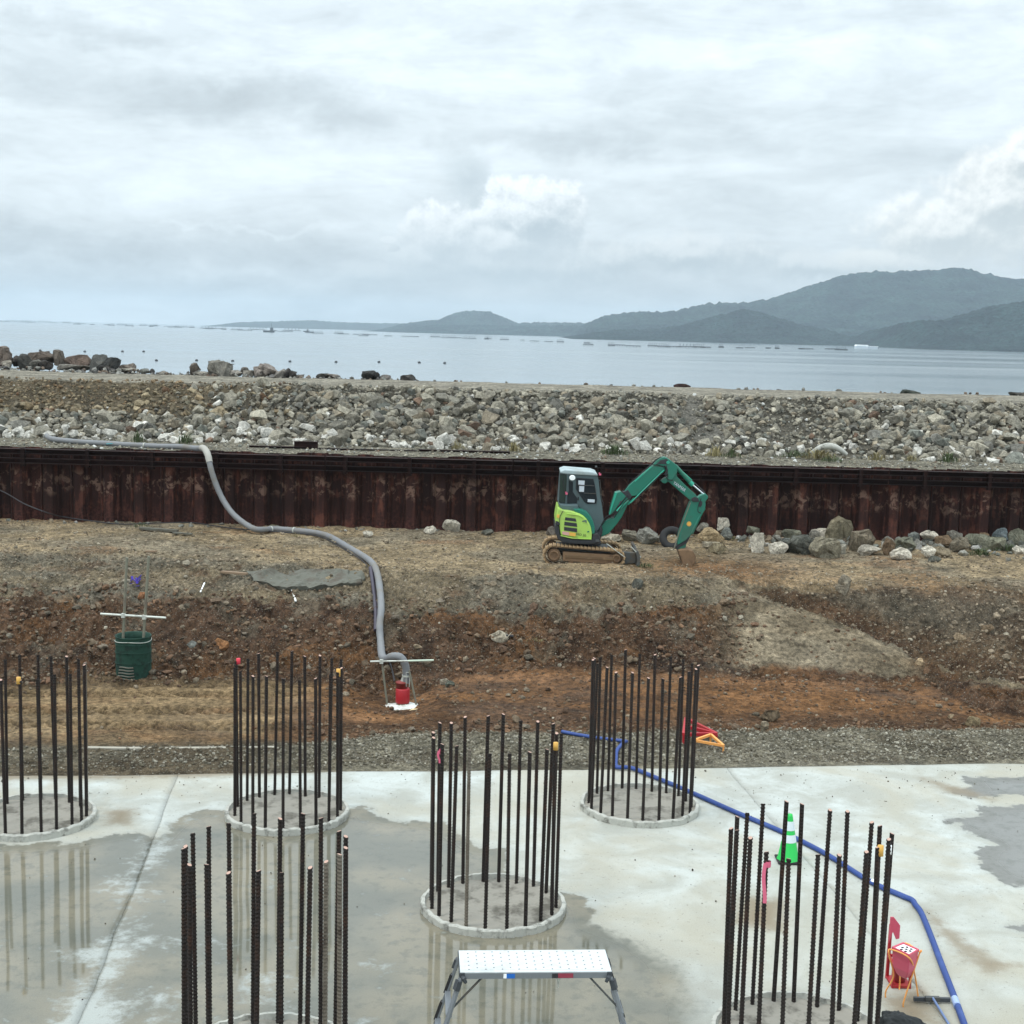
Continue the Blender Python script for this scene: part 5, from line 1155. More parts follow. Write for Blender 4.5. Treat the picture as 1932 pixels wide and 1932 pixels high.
# ---------------------------------------------------------------- green traffic cone
q = gp(1490, 1630, .012)
t = thing('traffic_cone', 'green traffic cone with two silver bands standing behind the near right bars', 'cone', (q.x, q.y+.14, .0))
MB().box((0, 0, .022), (.33, .33, .035)).obj('base', MAT['black'], t, bevel=.015)
def rz_(z): return .150-(z-.04)/.66*.118
MB().lathe([(rz_(.04)+.01, .036), (rz_(.05), .05), (rz_(.66), .66), (rz_(.70), .695), (0, .70)], 28).obj('cone_body', MAT['greenc'], t)
for z0, z1 in ((.30, .41), (.47, .60)): MB().lathe([(rz_(z0)+.003, z0), (rz_(z1)+.003, z1)], 28).obj('reflective_band', simple('reflective', (.46, .52, .54), .45, .1), t)

# ---------------------------------------------------------------- aluminium work platform
ZP = 1.10
fl_, fr_ = gp(869, 1834.5, ZP), gp(1154.5, 1832.5, ZP); bl_, br_ = gp(864.6, 1793, ZP), gp(1141.5, 1791.5, ZP)
cx_ = (fl_.x+fr_.x+bl_.x+br_.x)/4; cy_ = (fl_.y+fr_.y+bl_.y+br_.y)/4; LL = ((fr_-fl_).length+(br_-bl_).length)/2; WW = ((bl_-fl_).length+(br_-fr_).length)/2; ang = math.atan2(fr_.y-fl_.y, fr_.x-fl_.x)
t = thing('work_platform', 'aluminium folding work platform standing at the bottom centre of the slab', 'work platform', (cx_, cy_, 0), ang)
print('PLATFORM', LL, WW)
mb = MB(); mb.box((0, 0, ZP-.006), (LL, WW, .012)); mb.box((0, 0, ZP+.001), (LL-.10, WW-.09, .004)); deck_ = mb.obj('deck', MAT['alu'], t, bevel=.003)
rr_ = random.Random(4); mb = MB()
for i in range(17):
    for j in range(5):
        x_ = -LL/2+.09+(LL-.18)*i/16; y_ = -WW/2+.07+(WW-.14)*j/4+(.035 if i % 2 else 0)-.015; mb.lathe([(.0, .0085), (.006, .0085), (.009, .003)], 8, (x_, y_, ZP))
mb.obj('anti_slip_studs', simple('stud', (.17, .18, .19), .4), deck_)['kind'] = 'stuff'
for s in (-1, 1):
    mb = MB(); mb.box((0, s*(WW/2-.012), ZP-.042), (LL-.02, .022, .06)); mb.obj('side_rail', MAT['aluleg'], t, bevel=.003)
def lx(f): return -LL/2+f*LL
for x0, x1, m_ in ((.285, .305, 'white'), (.305, .36, 'bluest'), (.605, .645, 'hoseblk'), (.645, .745, 'maroon')):
    if m_ == 'bluest': MAT[m_] = simple('blue_sticker', (.01, .10, .38), .4, .1)
    if m_ == 'maroon': MAT[m_] = simple('maroon_sticker', (.22, .03, .05), .4, .3)
    MB().box(((lx(x0)+lx(x1))/2, -WW/2-.0025, ZP-.042), (lx(x1)-lx(x0), .003, .046)).obj('sticker', MAT[m_], t)
mb = MB(); mb.add([(lx(.635), -WW/2+.03, ZP-.07), (lx(.665), -WW/2+.03, ZP-.07), (lx(.652), -WW/2+.05, ZP-.20), (lx(.635), -WW/2+.04, ZP-.07), (lx(.665), -WW/2+.04, ZP-.07), (lx(.652), -WW/2+.056, ZP-.20)], [(0, 2, 1), (3, 4, 5), (0, 3, 5, 2), (1, 2, 5, 4), (0, 1, 4, 3)]); mb.obj('warning_tag', MAT['galv'], t)
for sx in (-1, 1):
    for sy in (-1, 1):
        top = Vector((sx*(LL/2-.015), sy*(WW/2-.025), ZP-.05)); foot = Vector((sx*(LL/2+.30), sy*(WW/2+.10), .02))
        lg = MB().bar(top, foot, .058, .030).obj('leg', MAT['aluleg'], t, bevel=.004)
        d_ = foot-top
        MB().bar(top+d_*.04+Vector((sx*.012, sy*.012, 0)), top+d_*.13+Vector((sx*.012, sy*.012, 0)), .066, .048).obj('hinge_cover', MAT['darkgrey'], lg)
        for f0, f1 in ((.20, .40), (.50, .70)):
            if sy > 0 or sx < 0 and sy > 0: MB().bar(top+d_*f0+Vector((sx*.016, 0, 0)), top+d_*f1+Vector((sx*.016, 0, 0)), .05, .03).obj('rubber_grip', MAT['black'], lg)
        MB().bar(foot+Vector((0, 0, .04)), foot-Vector((0, 0, .02)), .08, .05).obj('foot_cap', MAT['black'], lg)
    mb = MB(); mb.box((sx*(LL/2-.02), 0, ZP-.03), (.06, WW+.01, .055)); mb.obj('end_cap', MAT['darkgrey'], t, bevel=.01)
    MB().bar((sx*(LL/2-.05), -WW/2+.0, ZP-.06), (sx*(LL/2-.02), -WW/2-.01, ZP-.075), .09, .07).obj('hinge_bracket', MAT['darkgrey'], t, bevel=.01)
    a_ = Vector((sx*(LL/2-.22), -WW/2+.03, ZP-.07)); b_ = Vector((sx*(LL/2+.075), -WW/2+.0, ZP-.38)); MB().bar(a_, b_, .028, .012).obj('brace', MAT['steel'], t)
    for f in (.38, .68):
        za = (ZP-.05)*(1-f); xx_ = sx*(LL/2-.015+.315*f); yy_ = WW/2-.025+.125*f; MB().box((xx_, 0, za), (.06, 2*yy_-.02, .03)).obj('rung', MAT['aluleg'], t)

# ---------------------------------------------------------------- ash stand and red frame
za_ = lambda x, y: ((1940+x/7.43)/1.1925, (2050+y/7.43)/1.1925)
pts4 = [gp(*za_(390, 1440), 0), gp(*za_(685, 1600), 0), gp(*za_(935, 1445), 0), gp(*za_(620, 1310), 0)]
c4 = sum(pts4, Vector())/4; AZt = .66
t = thing('ash_stand', 'pinkish red ash bucket with a white perforated lid on thin orange legs', 'ash stand', c4)
corn = [gp(*za_(500, 600), AZt), gp(*za_(790, 735), AZt), gp(*za_(945, 640), AZt), gp(*za_(685, 525), AZt)]; corn = [c_-c4 for c_ in corn]; cc_ = sum(corn, Vector())/4
mb = MB()
def ringq(s, z): return [Vector((cc_.x+(c_.x-cc_.x)*s, cc_.y+(c_.y-cc_.y)*s, z)) for c_ in corn]
lev = [(1.0, AZt), (.97, AZt-.12), (.88, AZt-.22), (.60, AZt-.30), (.40, AZt-.33)]
vs = []; 
for s_, z_ in lev: vs += ringq(s_, z_)
fs = [(i*4+j, i*4+(j+1) % 4, (i+1)*4+(j+1) % 4, (i+1)*4+j) for i in range(len(lev)-1) for j in range(4)]+[(16, 17, 18, 19)]
mb.add(vs, [f[::-1] for f in fs]); bk = mb.obj('bucket', MAT['redpl'], t, bevel=.012)
mb = MB(); o_, i_ = ringq(1.04, AZt+.006), ringq(.86, AZt+.006); o2, i2 = ringq(1.04, AZt-.02), ringq(.86, AZt-.02)
mb.add(o_+i_+o2+i2, [(j, (j+1) % 4, 4+(j+1) % 4, 4+j) for j in range(4)]+[(j, 8+j, 8+(j+1) % 4, (j+1) % 4) for j in range(4)]+[(4+j, 4+(j+1) % 4, 12+(j+1) % 4, 12+j) for j in range(4)]); mb.obj('bucket_rim', MAT['redpl'], t, bevel=.004)
mb = MB(); mb.add(ringq(.87, AZt-.008), [(0, 1, 2, 3)]); lid = mb.obj('lid', MAT['slabglass'], t)
ux, uy = (corn[1]-corn[0]), (corn[3]-corn[0])
for a_, b_ in [(.5, .5), (.28, .5), (.72, .5), (.38, .25), (.38, .75), (.62, .25), (.62, .75)][:7]:
    pz = corn[0]+ux*a_+uy*b_; MB().lathe([(0, .0), (.016, .0), (.017, -.004)], 12, (pz.x, pz.y, AZt-.003)).obj('hole', MAT['black'], lid)
rim_ = ringq(1.07, AZt-.03)
feet = [p-c4 for p in pts4]
for a_, b_ in ((0, 2), (1, 3)):
    pass
# two bent hoops crossing like scissors
h1 = [feet[1], feet[1]+Vector((.01, 0, .10)), rim_[2]+Vector((0, 0, -.02)), rim_[2], rim_[3]+Vector((0, .01, .0)), feet[3]+Vector((0, 0, .10)), feet[3]]
h2 = [feet[0], feet[0]+Vector((0, 0, .08)), feet[0]*.5+rim_[0]*.5+Vector((.06, 0, -.02)), rim_[0]+Vector((-.02, 0, -.06)), rim_[0], rim_[1]+Vector((0, -.01, 0)), feet[2]+Vector((-.05, 0, .25)), feet[2]]
for h_ in (h1, h2): MB().tube(smooth(h_, 5), .009, 7).obj('leg_hoop', MAT['orange'], t)
q = gp(*za_(640, 1300), 0)
t = thing('extinguisher_stand', 'dark red open stand with an upright sign board behind the ash bucket', 'stand', (q.x, q.y+.14, 0))
w_ = .24
gx1, gx2 = gp(*za_(515, 1300), 0).x-q.x, gp(*za_(795, 1300), 0).x-q.x
mb = MB(); wd = gx2-gx1; mx = (gx1+gx2)/2
for sx in (-1, 1):
    for sy in (-1, 1): MB().bar((mx+sx*wd/2, sy*.12, 0), (mx+sx*wd/2, sy*.12, .30), .028, .028).obj('post', MAT['red'], t)
MB().box((mx, 0, .02), (wd+.03, .27, .035)).obj('base_tray', MAT['red'], t, bevel=.004)
for sy in (-1, 1): MB().box((mx, sy*.12, .285), (wd+.03, .028, .03)).obj('hoop_rail', MAT['red'], t)
for sx in (-1, 1): MB().box((mx+sx*wd/2, 0, .285), (.028, .24, .03)).obj('hoop_rail', MAT['red'], t)
MB().lathe([(0, .04), (.075, .04), (.08, .06), (.08, .30), (.05, .36), (.03, .38), (0, .38)], 20, (mx, 0, 0)).obj('canister', simple('deep_red', (.16, .012, .014), .4, .2), t)
MB().lathe([(0, .38), (.045, .38), (.05, .42), (0, .44)], 12, (mx+.01, 0, 0)).obj('canister_neck', MAT['galv'], t)
lp = gp(*za_(490, 1180), .0)-Vector((q.x, q.y+.14, 0))
MB().bar((gx1-.0, .13, .0), (gx1+.01, .13, .66), .035, .03).obj('board_post', MAT['red'], t)
mb = MB(); bx = gx1-.01; mb.prism([(bx, .44), (bx, .76), (bx+.04, .76), (bx+.12, .66), (bx+.12, .50), (bx+.08, .49), (bx+.04, .58)], .10, .115); mb.obj('sign_board', MAT['redpl'], t, bevel=.002)

# ---------------------------------------------------------------- squeegee and crumpled black sack
a, b_ = gp(*za_(860, 1468), .04), gp(*za_(1468, 1480), .04)
t = thing('floor_squeegee', 'long handled floor squeegee lying near the blue hose', 'squeegee', (a+b_)/2)
o0 = (a+b_)/2
MB().bar(a-o0, b_-o0, .035, .045).obj('blade', MAT['darkgrey'], t)
MB().box(((0, -.02, .02)), (.16, .05, .04)).obj('socket', MAT['steel'], t)
MB().tube([(0, -.03, .03), gp(*za_(1440, 1880), .04)-o0, gp(*za_(1500, 2000), .04)-o0], .014, 8).obj('handle', simple('blue_grey_handle', (.10, .15, .28), .5, .3), t)
kx = gp(*za_(640, 1900), 0)
bm = bmesh.new(); bmesh.ops.create_icosphere(bm, subdivisions=5, radius=1)
for v_ in bm.verts:
    c0 = v_.co.copy(); k = mnoise.fractal(c0*1.6, .8, 2.1, 5); r2 = mnoise.ridged_multi_fractal(c0*2.2, 1, 2, 3, 1, 2)
    f = 1+k*.16+r2*.05
    v_.co = Vector((c0.x*.20*f*(1.0+.75*(c0.x > 0)*c0.x), c0.y*.15*f, max(-.0, c0.z*.5+.5)*.24*f*(1-.42*max(0, c0.x))))
me = bpy.data.meshes.new('black_sack'); bm.to_mesh(me); bm.free(); me.polygons.foreach_set('use_smooth', [True]*len(me.polygons)); me.materials.append(simple('black_sacking', (.014, .017, .018), .75, .5, 6, (.04, .045, .04), .5, bmp=.5))
o = put('black_sack', me); kt = gp(*za_(600, 2060), 0); o.location = (kt.x, kt.y, 0); tag(o, 'crumpled black sack at the bottom edge below the ash bucket', 'sack')

# ---------------------------------------------------------------- mini excavator
e0 = onground(1103, 1067); EY = 34.3; EZ = hz(gy(1103, 1067, EY).x, EY); ex0 = gy(1103, 1067, EY)
E0 = Vector((ex0.x, EY, ex0.z)); print('EXC', E0, EZ)
EP = R(3.3)
exc = thing('mini_excavator', 'green and lime mini excavator with grey cab parked on the bank before the rusty wall', 'excavator', E0); exc.rotation_euler = (0, EP, 0)
IR = Matrix.Rotation(-EP, 3, 'Y')
def tr(nx_, ny_, dy_):
    p_ = gy(nx_/1.1925, ny_/1.1925, EY+dy_)-E0; p_ = IR @ p_; return (p_.x, p_.z)
def Z1(x, y, d=.1): return tr(1210+x/7.725, 1040+y/7.725, d)
def Z2(x, y, d=.65): return tr(1340+x/6.9, 1020+y/6.9, d)
def Z4(x, y, d=0): return tr(1150+x/3.864, 980+y/3.864, d)
def P1_(pts, d=.1): return [Z1(x, y, d) for x, y in pts]
def P2_(pts, d=.65): return [Z2(x, y, d) for x, y in pts]
def part(name, poly, y0, y1, mat, bevel=.012, parent=None): return MB().prism(poly, y0, y1).obj(name, MAT[mat], parent or exc, bevel=bevel)
# crawler tracks
def loop(c0, r0, c1, r1, n=12):
    d_ = math.atan2(c1[1]-c0[1], c1[0]-c0[0]); L_ = math.hypot(c1[0]-c0[0], c1[1]-c0[1]); al = math.acos((r0-r1)/L_); out = []
    for i in range(n+1): a_ = d_+al+(2*math.pi-2*al)*i/n; out.append((c0[0]+r0*math.cos(a_), c0[1]+r0*math.sin(a_)))
    for i in range(n+1): a_ = d_-al+(2*al)*i/n; out.append((c1[0]+r1*math.cos(a_), c1[1]+r1*math.sin(a_)))
    return out
s4 = (Vector(Z4(500, 1000))-Vector(Z4(400, 1000))).length/100
for dy_ in (0.0, 1.22):
    cA, cB = Z4(372, 1042), Z4(918, 1068)
    trk = put('crawler_track', None, exc)
    outer = loop(cA, 84*s4, cB, 64*s4); inner = loop(cA, 72*s4, cB, 52*s4); n = len(outer); W_ = .30
    mb = MB(); vs = [(p[0], dy_, p[1]) for p in outer]+[(p[0], dy_+W_, p[1]) for p in outer]+[(p[0], dy_, p[1]) for p in inner]+[(p[0], dy_+W_, p[1]) for p in inner]
    fs = []
    for i in range(n):
        j = (i+1) % n; fs += [(i, j, n+j, n+i), (2*n+i, 3*n+i, 3*n+j, 2*n+j), (i, 2*n+i, 2*n+j, j), (n+i, n+j, 3*n+j, 3*n+i)]
    mb.add(vs, fs); mb.obj('track_belt', MAT['track'], trk)
    # shoes along the belt
    seg = []; per = 0
    for i in range(n):
        a_, b_ = Vector(outer[i]), Vector(outer[(i+1) % n]); seg.append((per, a_, b_)); per += (b_-a_).length
    ns = 46; shoe = None
    for k in range(ns):
        s_ = per*k/ns
        for (p0, a_, b_) in seg:
            if p0 <= s_ <= p0+(b_-a_).length+1e-6:
                q = a_+(b_-a_).normalized()*(s_-p0); tn = (b_-a_).normalized(); break
        if shoe is None:
            m2 = MB(); m2.box((0, 0, .010), (per/ns*.80, W_+.02, .030)); m2.box((-per/ns*.2, 0, .03), (.018, W_+.02, .022)); shoe = m2.mesh('track_shoe', MAT['shoe'])
        o = put('track_shoe', shoe, trk); o.location = (q[0], dy_+W_/2, q[1]); o.rotation_euler = (0, -math.atan2(tn[1], tn[0])+math.pi, 0)
    for (cc2, rr2, nm) in ((cA, 58*s4, 'sprocket'), (cB, 42*s4, 'idler')):
        mb = MB(); vs = []; 
        for y_, r_ in ((dy_+.02, rr2*.55), (dy_-.01, rr2*.55), (dy_-.01, rr2*.72), (dy_+.05, rr2*.78), (dy_+.05, rr2), (dy_+.25, rr2)):
            vs.append([(cc2[0]+r_*math.cos(2*math.pi*j/24), y_, cc2[1]+r_*math.sin(2*math.pi*j/24)) for j in range(24)])
        flat = [v_ for r_ in vs for v_ in r_]
        mb.add(flat, [(i*24+j, (i+1)*24+j, (i+1)*24+(j+1) % 24, i*24+(j+1) % 24) for i in range(len(vs)-1) for j in range(24)]+[tuple(range(24))]); mb.obj(nm, MAT['mud'], trk)
    fp = [Z4(450, 1012), Z4(905, 1040), Z4(935, 1065), Z4(930, 1108), Z4(905, 1122), Z4(450, 1092)]
    MB().prism(fp, dy_+.03, dy_+.24).obj('track_frame', MAT['mud'], trk, bevel=.012)
    MB().prism([Z4(470, 1040), Z4(900, 1062), Z4(900, 1088), Z4(470, 1066)], dy_+.012, dy_+.03).obj('frame_plate', MAT['track'], trk, bevel=.008)
    for k in range(4):
        cx2, cz2 = Z4(520+k*105, 1106+k*5); mb = MB(); rr2 = .062
        flat = [(cx2+rr2*math.cos(2*math.pi*j/14), dy_+.04+w2*.2, cz2+rr2*math.sin(2*math.pi*j/14)) for w2 in (0, 1) for j in range(14)]
        mb.add(flat, [(j, 14+j, 14+(j+1) % 14, (j+1) % 14) for j in range(14)]+[tuple(range(14))]); mb.obj('track_roller', MAT['mud'], trk)
part('undercarriage', [Z4(400, 985), Z4(860, 1005), Z4(880, 1075), Z4(440, 1060)], .30, 1.22, 'steel')
cs = Z4(650, 955); MB().lathe([(0, -.02), (.42, -.02), (.42, .06), (0, .06)], 28, (cs[0], .76, cs[1]-.04)).obj('slew_ring', MAT['skirt'], exc)
# dozer blade with its arms
part('dozer_blade', [Z4(1085, 1010), Z4(1105, 1000), Z4(1120, 1040), Z4(1118, 1150), Z4(1085, 1160), Z4(1100, 1090)], -.02, 1.56, 'steel')
part('blade_side_plate', [Z4(975, 1020), Z4(1085, 1030), Z4(1090, 1120), Z4(985, 1130)], .18, .30, 'steel')
for a_, b_ in (((830, 940), (985, 1055)), ((1045, 968), (1128, 1058))):
    p, q = Z4(*a_, 0), Z4(*b_, 0); MB().tube([(p[0], .0, p[1]), (q[0], -.0, q[1])], .013, 6).obj('side_rod', MAT['galv'], exc)
# upper structure
part('lower_skirt', P1_([(300, 1090), (372, 1105), (385, 1268), (600, 1332), (935, 1340), (960, 1245), (1040, 1235), (1075, 1300), (1085, 1400), (900, 1425), (620, 1420), (430, 1395), (345, 1330), (302, 1215)]), .07, 1.42, 'skirt', .02)
hood_poly = P1_([(345, 778), (440, 832), (520, 838), (640, 860), (720, 885), (790, 925), (850, 985), (895, 1060), (925, 1140), (940, 1230), (935, 1335), (760, 1322), (600, 1300), (400, 1262), (385, 1180), (375, 1090), (308, 1075), (305, 1010), (318, 920)])
hood = part('engine_hood', hood_poly, .05, 1.30, 'lime', .03)
part('hood_edge', P1_([(398, 1262), (600, 1302), (930, 1322), (932, 1338), (598, 1322), (392, 1275)]), .03, .06, 'lime', .004, hood)
part('hood_seam', P1_([(436, 835), (444, 838), (392, 930), (380, 1010), (384, 1090), (374, 1090), (371, 1010), (384, 925)]), .040, .055, 'skirt', 0, hood)
part('hood_lip', P1_([(500, 880), (700, 905), (790, 955), (785, 965), (695, 925), (500, 900)]), .03, .06, 'lime', .008, hood)
for q in ([(475, 950), (655, 973), (672, 1028), (470, 1003)], [(463, 1028), (674, 1054), (684, 1120), (457, 1090)], [(457, 1118), (681, 1144), (681, 1212), (454, 1180)]):
    v_ = part('vent', P1_(q), .038, .060, 'skirt', .003, hood)
part('sticker', P1_([(425, 1200), (545, 1216), (545, 1276), (425, 1252)], .04), .034, .052, 'pinkst' if 'pinkst' in MAT else MAT.setdefault('pinkst', simple('pink_sticker', (.50, .28, .25), .5, .4, 20)) and 'pinkst', 0, hood)
part('sticker', P1_([(548, 1216), (660, 1232), (655, 1288), (548, 1276)], .04), .034, .052, MAT.setdefault('orst', simple('orange_sticker', (.58, .33, .06), .5, .3, 20)) and 'orst', 0, hood)
part('warning_sticker', P1_([(330, 900), (378, 905), (370, 965), (328, 955)]), .036, .052, 'orst', 0, hood)
part('side_step', P1_([(312, 1010), (365, 1030), (375, 1090), (308, 1075)]), .036, .06, 'skirt', .004, hood)
part('latch', P1_([(770, 1015), (845, 995), (845, 1050), (830, 1050), (828, 1025), (770, 1030)]), .036, .055, 'cab', .002, hood)
part('latch', P1_([(855, 1195), (890, 1185), (890, 1210), (860, 1215)]), .036, .055, 'teal', .002, hood)
part('side_fender', P1_([(620, 812), (700, 815), (790, 842), (860, 880), (920, 945), (965, 1030), (985, 1110), (990, 1215), (975, 1245), (930, 1240)], .12)+P1_([(925, 1140), (895, 1060), (850, 985), (790, 925), (720, 885), (640, 858)], .12), .075, .55, 'teal', .015)
part('rear_deck', P1_([(350, 700), (400, 728), (480, 738), (690, 735), (720, 830), (640, 858), (520, 838), (430, 832), (385, 790)], .3), .22, 1.32, 'cab', .02)
# cab
cabp = P1_([(398, 178), (1036, 222), (1060, 330), (1085, 560), (1118, 760), (1148, 1005), (1100, 1100), (1060, 1190), (985, 1240), (700, 1200), (660, 830), (480, 760), (356, 700), (372, 480)], .5)
cab = part('cab', cabp, .50, 1.42, 'cab', .02)
part('cab_roof', P1_([(388, 158), (470, 128), (950, 168), (1032, 200), (1044, 236), (520, 206), (392, 190)], .5), .46, 1.46, 'roof', .03, cab)
q0, q1 = Z1(650, 160, .8), Z1(880, 180, .8); rt = Z1(700, 145, .9)
mb = MB(); mb.box(((q0[0]+q1[0])/2, .96, Z1(760, 150, .96)[1]+.0), (q1[0]-q0[0], .55, .03)); mb.obj('roof_hatch', MAT['skirt'], cab)
def gasket(name, pts, mat, d=.5, glassm='glass'):
    c_ = (sum(p[0] for p in pts)/len(pts), sum(p[1] for p in pts)/len(pts)); big = [(c_[0]+(p[0]-c_[0])*1.07, c_[1]+(p[1]-c_[1])*1.05) for p in pts]
    f = part(name, P1_(big, d), d-.014, d+.01, mat, .004, cab); part('pane', P1_(pts, d), d-.02, d-.008, glassm, 0, f); return f
gasket('rear_window', [(388, 205), (496, 222), (500, 300), (488, 560), (470, 705), (372, 688), (380, 480)], 'skirt', glassm='glassg')
gasket('small_window', [(540, 320), (612, 350), (608, 515), (640, 560), (682, 625), (672, 735), (512, 716), (520, 560), (540, 500)], 'skirt')
wn_ = gasket('side_window', [(688, 280), (960, 296), (985, 400), (1020, 640), (1008, 712), (870, 716), (820, 690), (672, 470), (674, 300)], 'skirt')
for i_, (a_, b_) in enumerate((((700, 395), (980, 410)), ((800, 535), (1005, 545)))):
    p, q = Z1(*a_, .49), Z1(*b_, .49); MB().tube([(p[0], .472, p[1]), (q[0], .472, q[1])], .008, 6).obj('window_bar', MAT['steel'], wn_)
for pts in ([(705, 315), (815, 320), (810, 395), (705, 386)], [(720, 410), (808, 415), (800, 515), (718, 510)], [(868, 640), (990, 650), (985, 700), (865, 690)]): part('notice', P1_(pts, .48), .472, .479, 'paper', 0, wn_)
mc = Z1(600, 270, .3); mb = MB(); vs = [(mc[0]+.075*math.cos(2*math.pi*j/24)*r_, .30+y_, mc[1]+.065*math.sin(2*math.pi*j/24)*r_) for r_, y_ in ((.0, -.012), (.9, -.012), (1, 0), (1, .015)) for j in range(24)]
mb.add(vs, [(i*24+j, (i+1)*24+j, (i+1)*24+(j+1) % 24, i*24+(j+1) % 24) for i in range(3) for j in range(24)]); mir = mb.obj('mirror', MAT['white'], exc)
mb = MB(); p = Z1(595, 215, .4); mb.tube([(p[0], .50, p[1]), (p[0], .32, p[1]-.01), (mc[0], .31, mc[1])], .009, 6); mb.obj('mirror_arm', MAT['steel'], mir)
mb = MB(); pts = [Z1(x, y, .42) for x, y in ((520, 215), (512, 400), (490, 640), (495, 760))]; mb.tube([(p[0], .42, p[1]) for p in pts], .012, 6); mb.obj('handrail', MAT['cab'], exc)
mb = MB(); pts = [Z1(x, y, .5) for x, y in ((1052, 312), (1080, 318), (1090, 420), (1110, 640), (1138, 700), (1130, 775), (1112, 775))]; mb.tube([(p[0], .52, p[1]) for p in pts], .008, 6); mb.obj('grab_rail', MAT['steel'], exc)
for (x, y, d) in ((500, 545, .40), (1082, 212, .5)):
    p = Z1(x, y, d); mb = MB(); mb.box((p[0], d, p[1]), (.055, .03, .045)); mb.box((p[0]-.02, d-.005, p[1]+.03), (.03, .02, .03)); mb.obj('red_ribbon', MAT['pink'], exc)
p = Z1(1025, 112, .9); MB().lathe([(0, -.02), (.03, -.02), (.03, .02), (0, .03)], 12, (p[0], 1.2, p[1]+.02)).obj('work_light', MAT['steel'], exc)
part('light_bar', P1_([(860, 150), (1000, 170), (1020, 195), (870, 170)], 1.0), 1.0, 1.4, 'skirt', .004, cab)
part('front_step', P1_([(1005, 1345), (1068, 1345), (1068, 1385), (1005, 1382)], .05), .03, .10, 'steel', .004)
part('cab_front_lower', P1_([(1000, 1240), (1060, 1190), (1090, 1110), (1120, 1200), (1080, 1330), (1040, 1400), (990, 1400)], .5), .35, 1.1, 'skirt', .015)
# lettering on the hood
def text(body, size, loc, rot, mat, name, parent, sx=1.0, ext=.001):
    cu = bpy.data.curves.new(name, 'FONT'); cu.body = body; cu.size = size; cu.extrude = ext; cu.align_x = 'CENTER'; cu.align_y = 'CENTER'
    o = bpy.data.objects.new(name, cu); COL.objects.link(o); dg = bpy.context.evaluated_depsgraph_get(); me = bpy.data.meshes.new_from_object(o.evaluated_get(dg))
    bpy.data.objects.remove(o); me.materials.clear(); me.materials.append(MAT[mat]); o = put(name, me, parent); o.location = loc; o.rotation_euler = rot; o.scale = (sx, 1, 1); return o
p = Z1(750, 1262, .05); text('VIO 30', .085, (p[0], .034, p[1]), (R(90), R(5), 0), 'skirt', 'model_lettering', hood)
# swing post, boom, arm
BY0, BY1 = .60, .86
part('swing_post', P2_([(20, 1130), (80, 1090), (110, 1180), (60, 1320), (0, 1380), (-40, 1360), (-30, 1200)]), .55, .92, 'skirt', .015)
boom = part('boom_foot', P2_([(60, 1305), (66, 1150), (150, 1050), (232, 1008), (290, 1000), (330, 880), (400, 800), (478, 722), (512, 700), (530, 715), (470, 850), (405, 985), (330, 1092), (205, 1240)]), BY0, BY1, 'teal', .014)
part('cylinder_guard', P2_([(205, 945), (240, 800), (300, 608), (385, 588), (505, 690), (430, 760), (345, 800), (300, 880), (245, 935)]), BY0-.03, BY1+.03, 'teal', .012)
part('guard_edge', P2_([(205, 945), (238, 800), (296, 606), (335, 604), (262, 812), (222, 940)]), BY0-.045, BY0-.02, 'cyl' if 'cyl' in MAT else (MAT.setdefault('cyl', simple('worn_teal', (.02, .30, .20), .4, .5, 5, (.3, .34, .3), .5)) and 'cyl'), .003)
part('main_boom', P2_([(440, 600), (520, 490), (600, 420), (730, 310), (850, 205), (900, 190), (1060, 212), (1085, 262), (960, 390), (800, 555), (700, 635), (620, 655), (520, 668)]), BY0, BY1, 'teal', .016)
part('boom_top_plate', P2_([(600, 425), (848, 205), (868, 212), (612, 442)]), BY0-.012, BY0+.03, 'cyl', .003)
part('boom_joint', P2_([(420, 600), (500, 560), (560, 660), (530, 715), (480, 690)]), BY0-.03, BY1+.03, 'skirt', .01)
mb = MB(); 
for (x0, y0, x1, y1, r_, dd, mt, nm) in ((1060, 262, 540, 770, .016, .56, 'cyl', 'hydraulic_line'), (1030, 300, 680, 640, .028, .57, 'skirt', 'boom_cylinder'), (330, 895, 505, 725, .034, .56, 'cyl', 'lift_cylinder'), (690, 640, 540, 770, .026, .72, 'steel', 'hydraulic_hose'),
                                         (300, 960, 400, 740, .03, .58, 'skirt', 'lift_rod'), (600, 700, 500, 790, .03, .66, 'cyl', 'link_rod')):
    p, q = Z2(x0, y0, dd), Z2(x1, y1, dd); MB().tube([(p[0], dd, p[1]), (q[0], dd, q[1])], r_, 10).obj(nm, MAT[mt], exc)
part('boom_knuckle', P2_([(890, 172), (950, 105), (1010, 68), (1060, 55), (1105, 66), (1180, 118), (1262, 185), (1262, 300), (1200, 400), (1130, 445), (1110, 400), (1120, 330), (1085, 262), (1060, 205), (980, 180)]), BY0-.02, BY1+.02, 'teal', .016)
part('knuckle_plate', P2_([(1000, 105), (1100, 80), (1145, 130), (1110, 165), (1010, 160), (930, 175)]), BY0-.035, BY0, 'skirt', .008)
part('pin_boss', P2_([(1090, 130), (1120, 108), (1148, 130), (1130, 160), (1100, 158)]), BY0-.05, BY0, 'cyl', .004)
part('lower_lug', P2_([(1015, 432), (1050, 395), (1120, 360), (1138, 430), (1080, 465), (1045, 460)]), BY0+.02, BY1-.02, 'teal', .01)
part('knuckle_hose_cluster', P2_([(1060, 190), (1100, 180), (1120, 260), (1110, 340), (1060, 330), (1085, 265)]), BY0-.03, BY0+.01, 'skirt', .01)
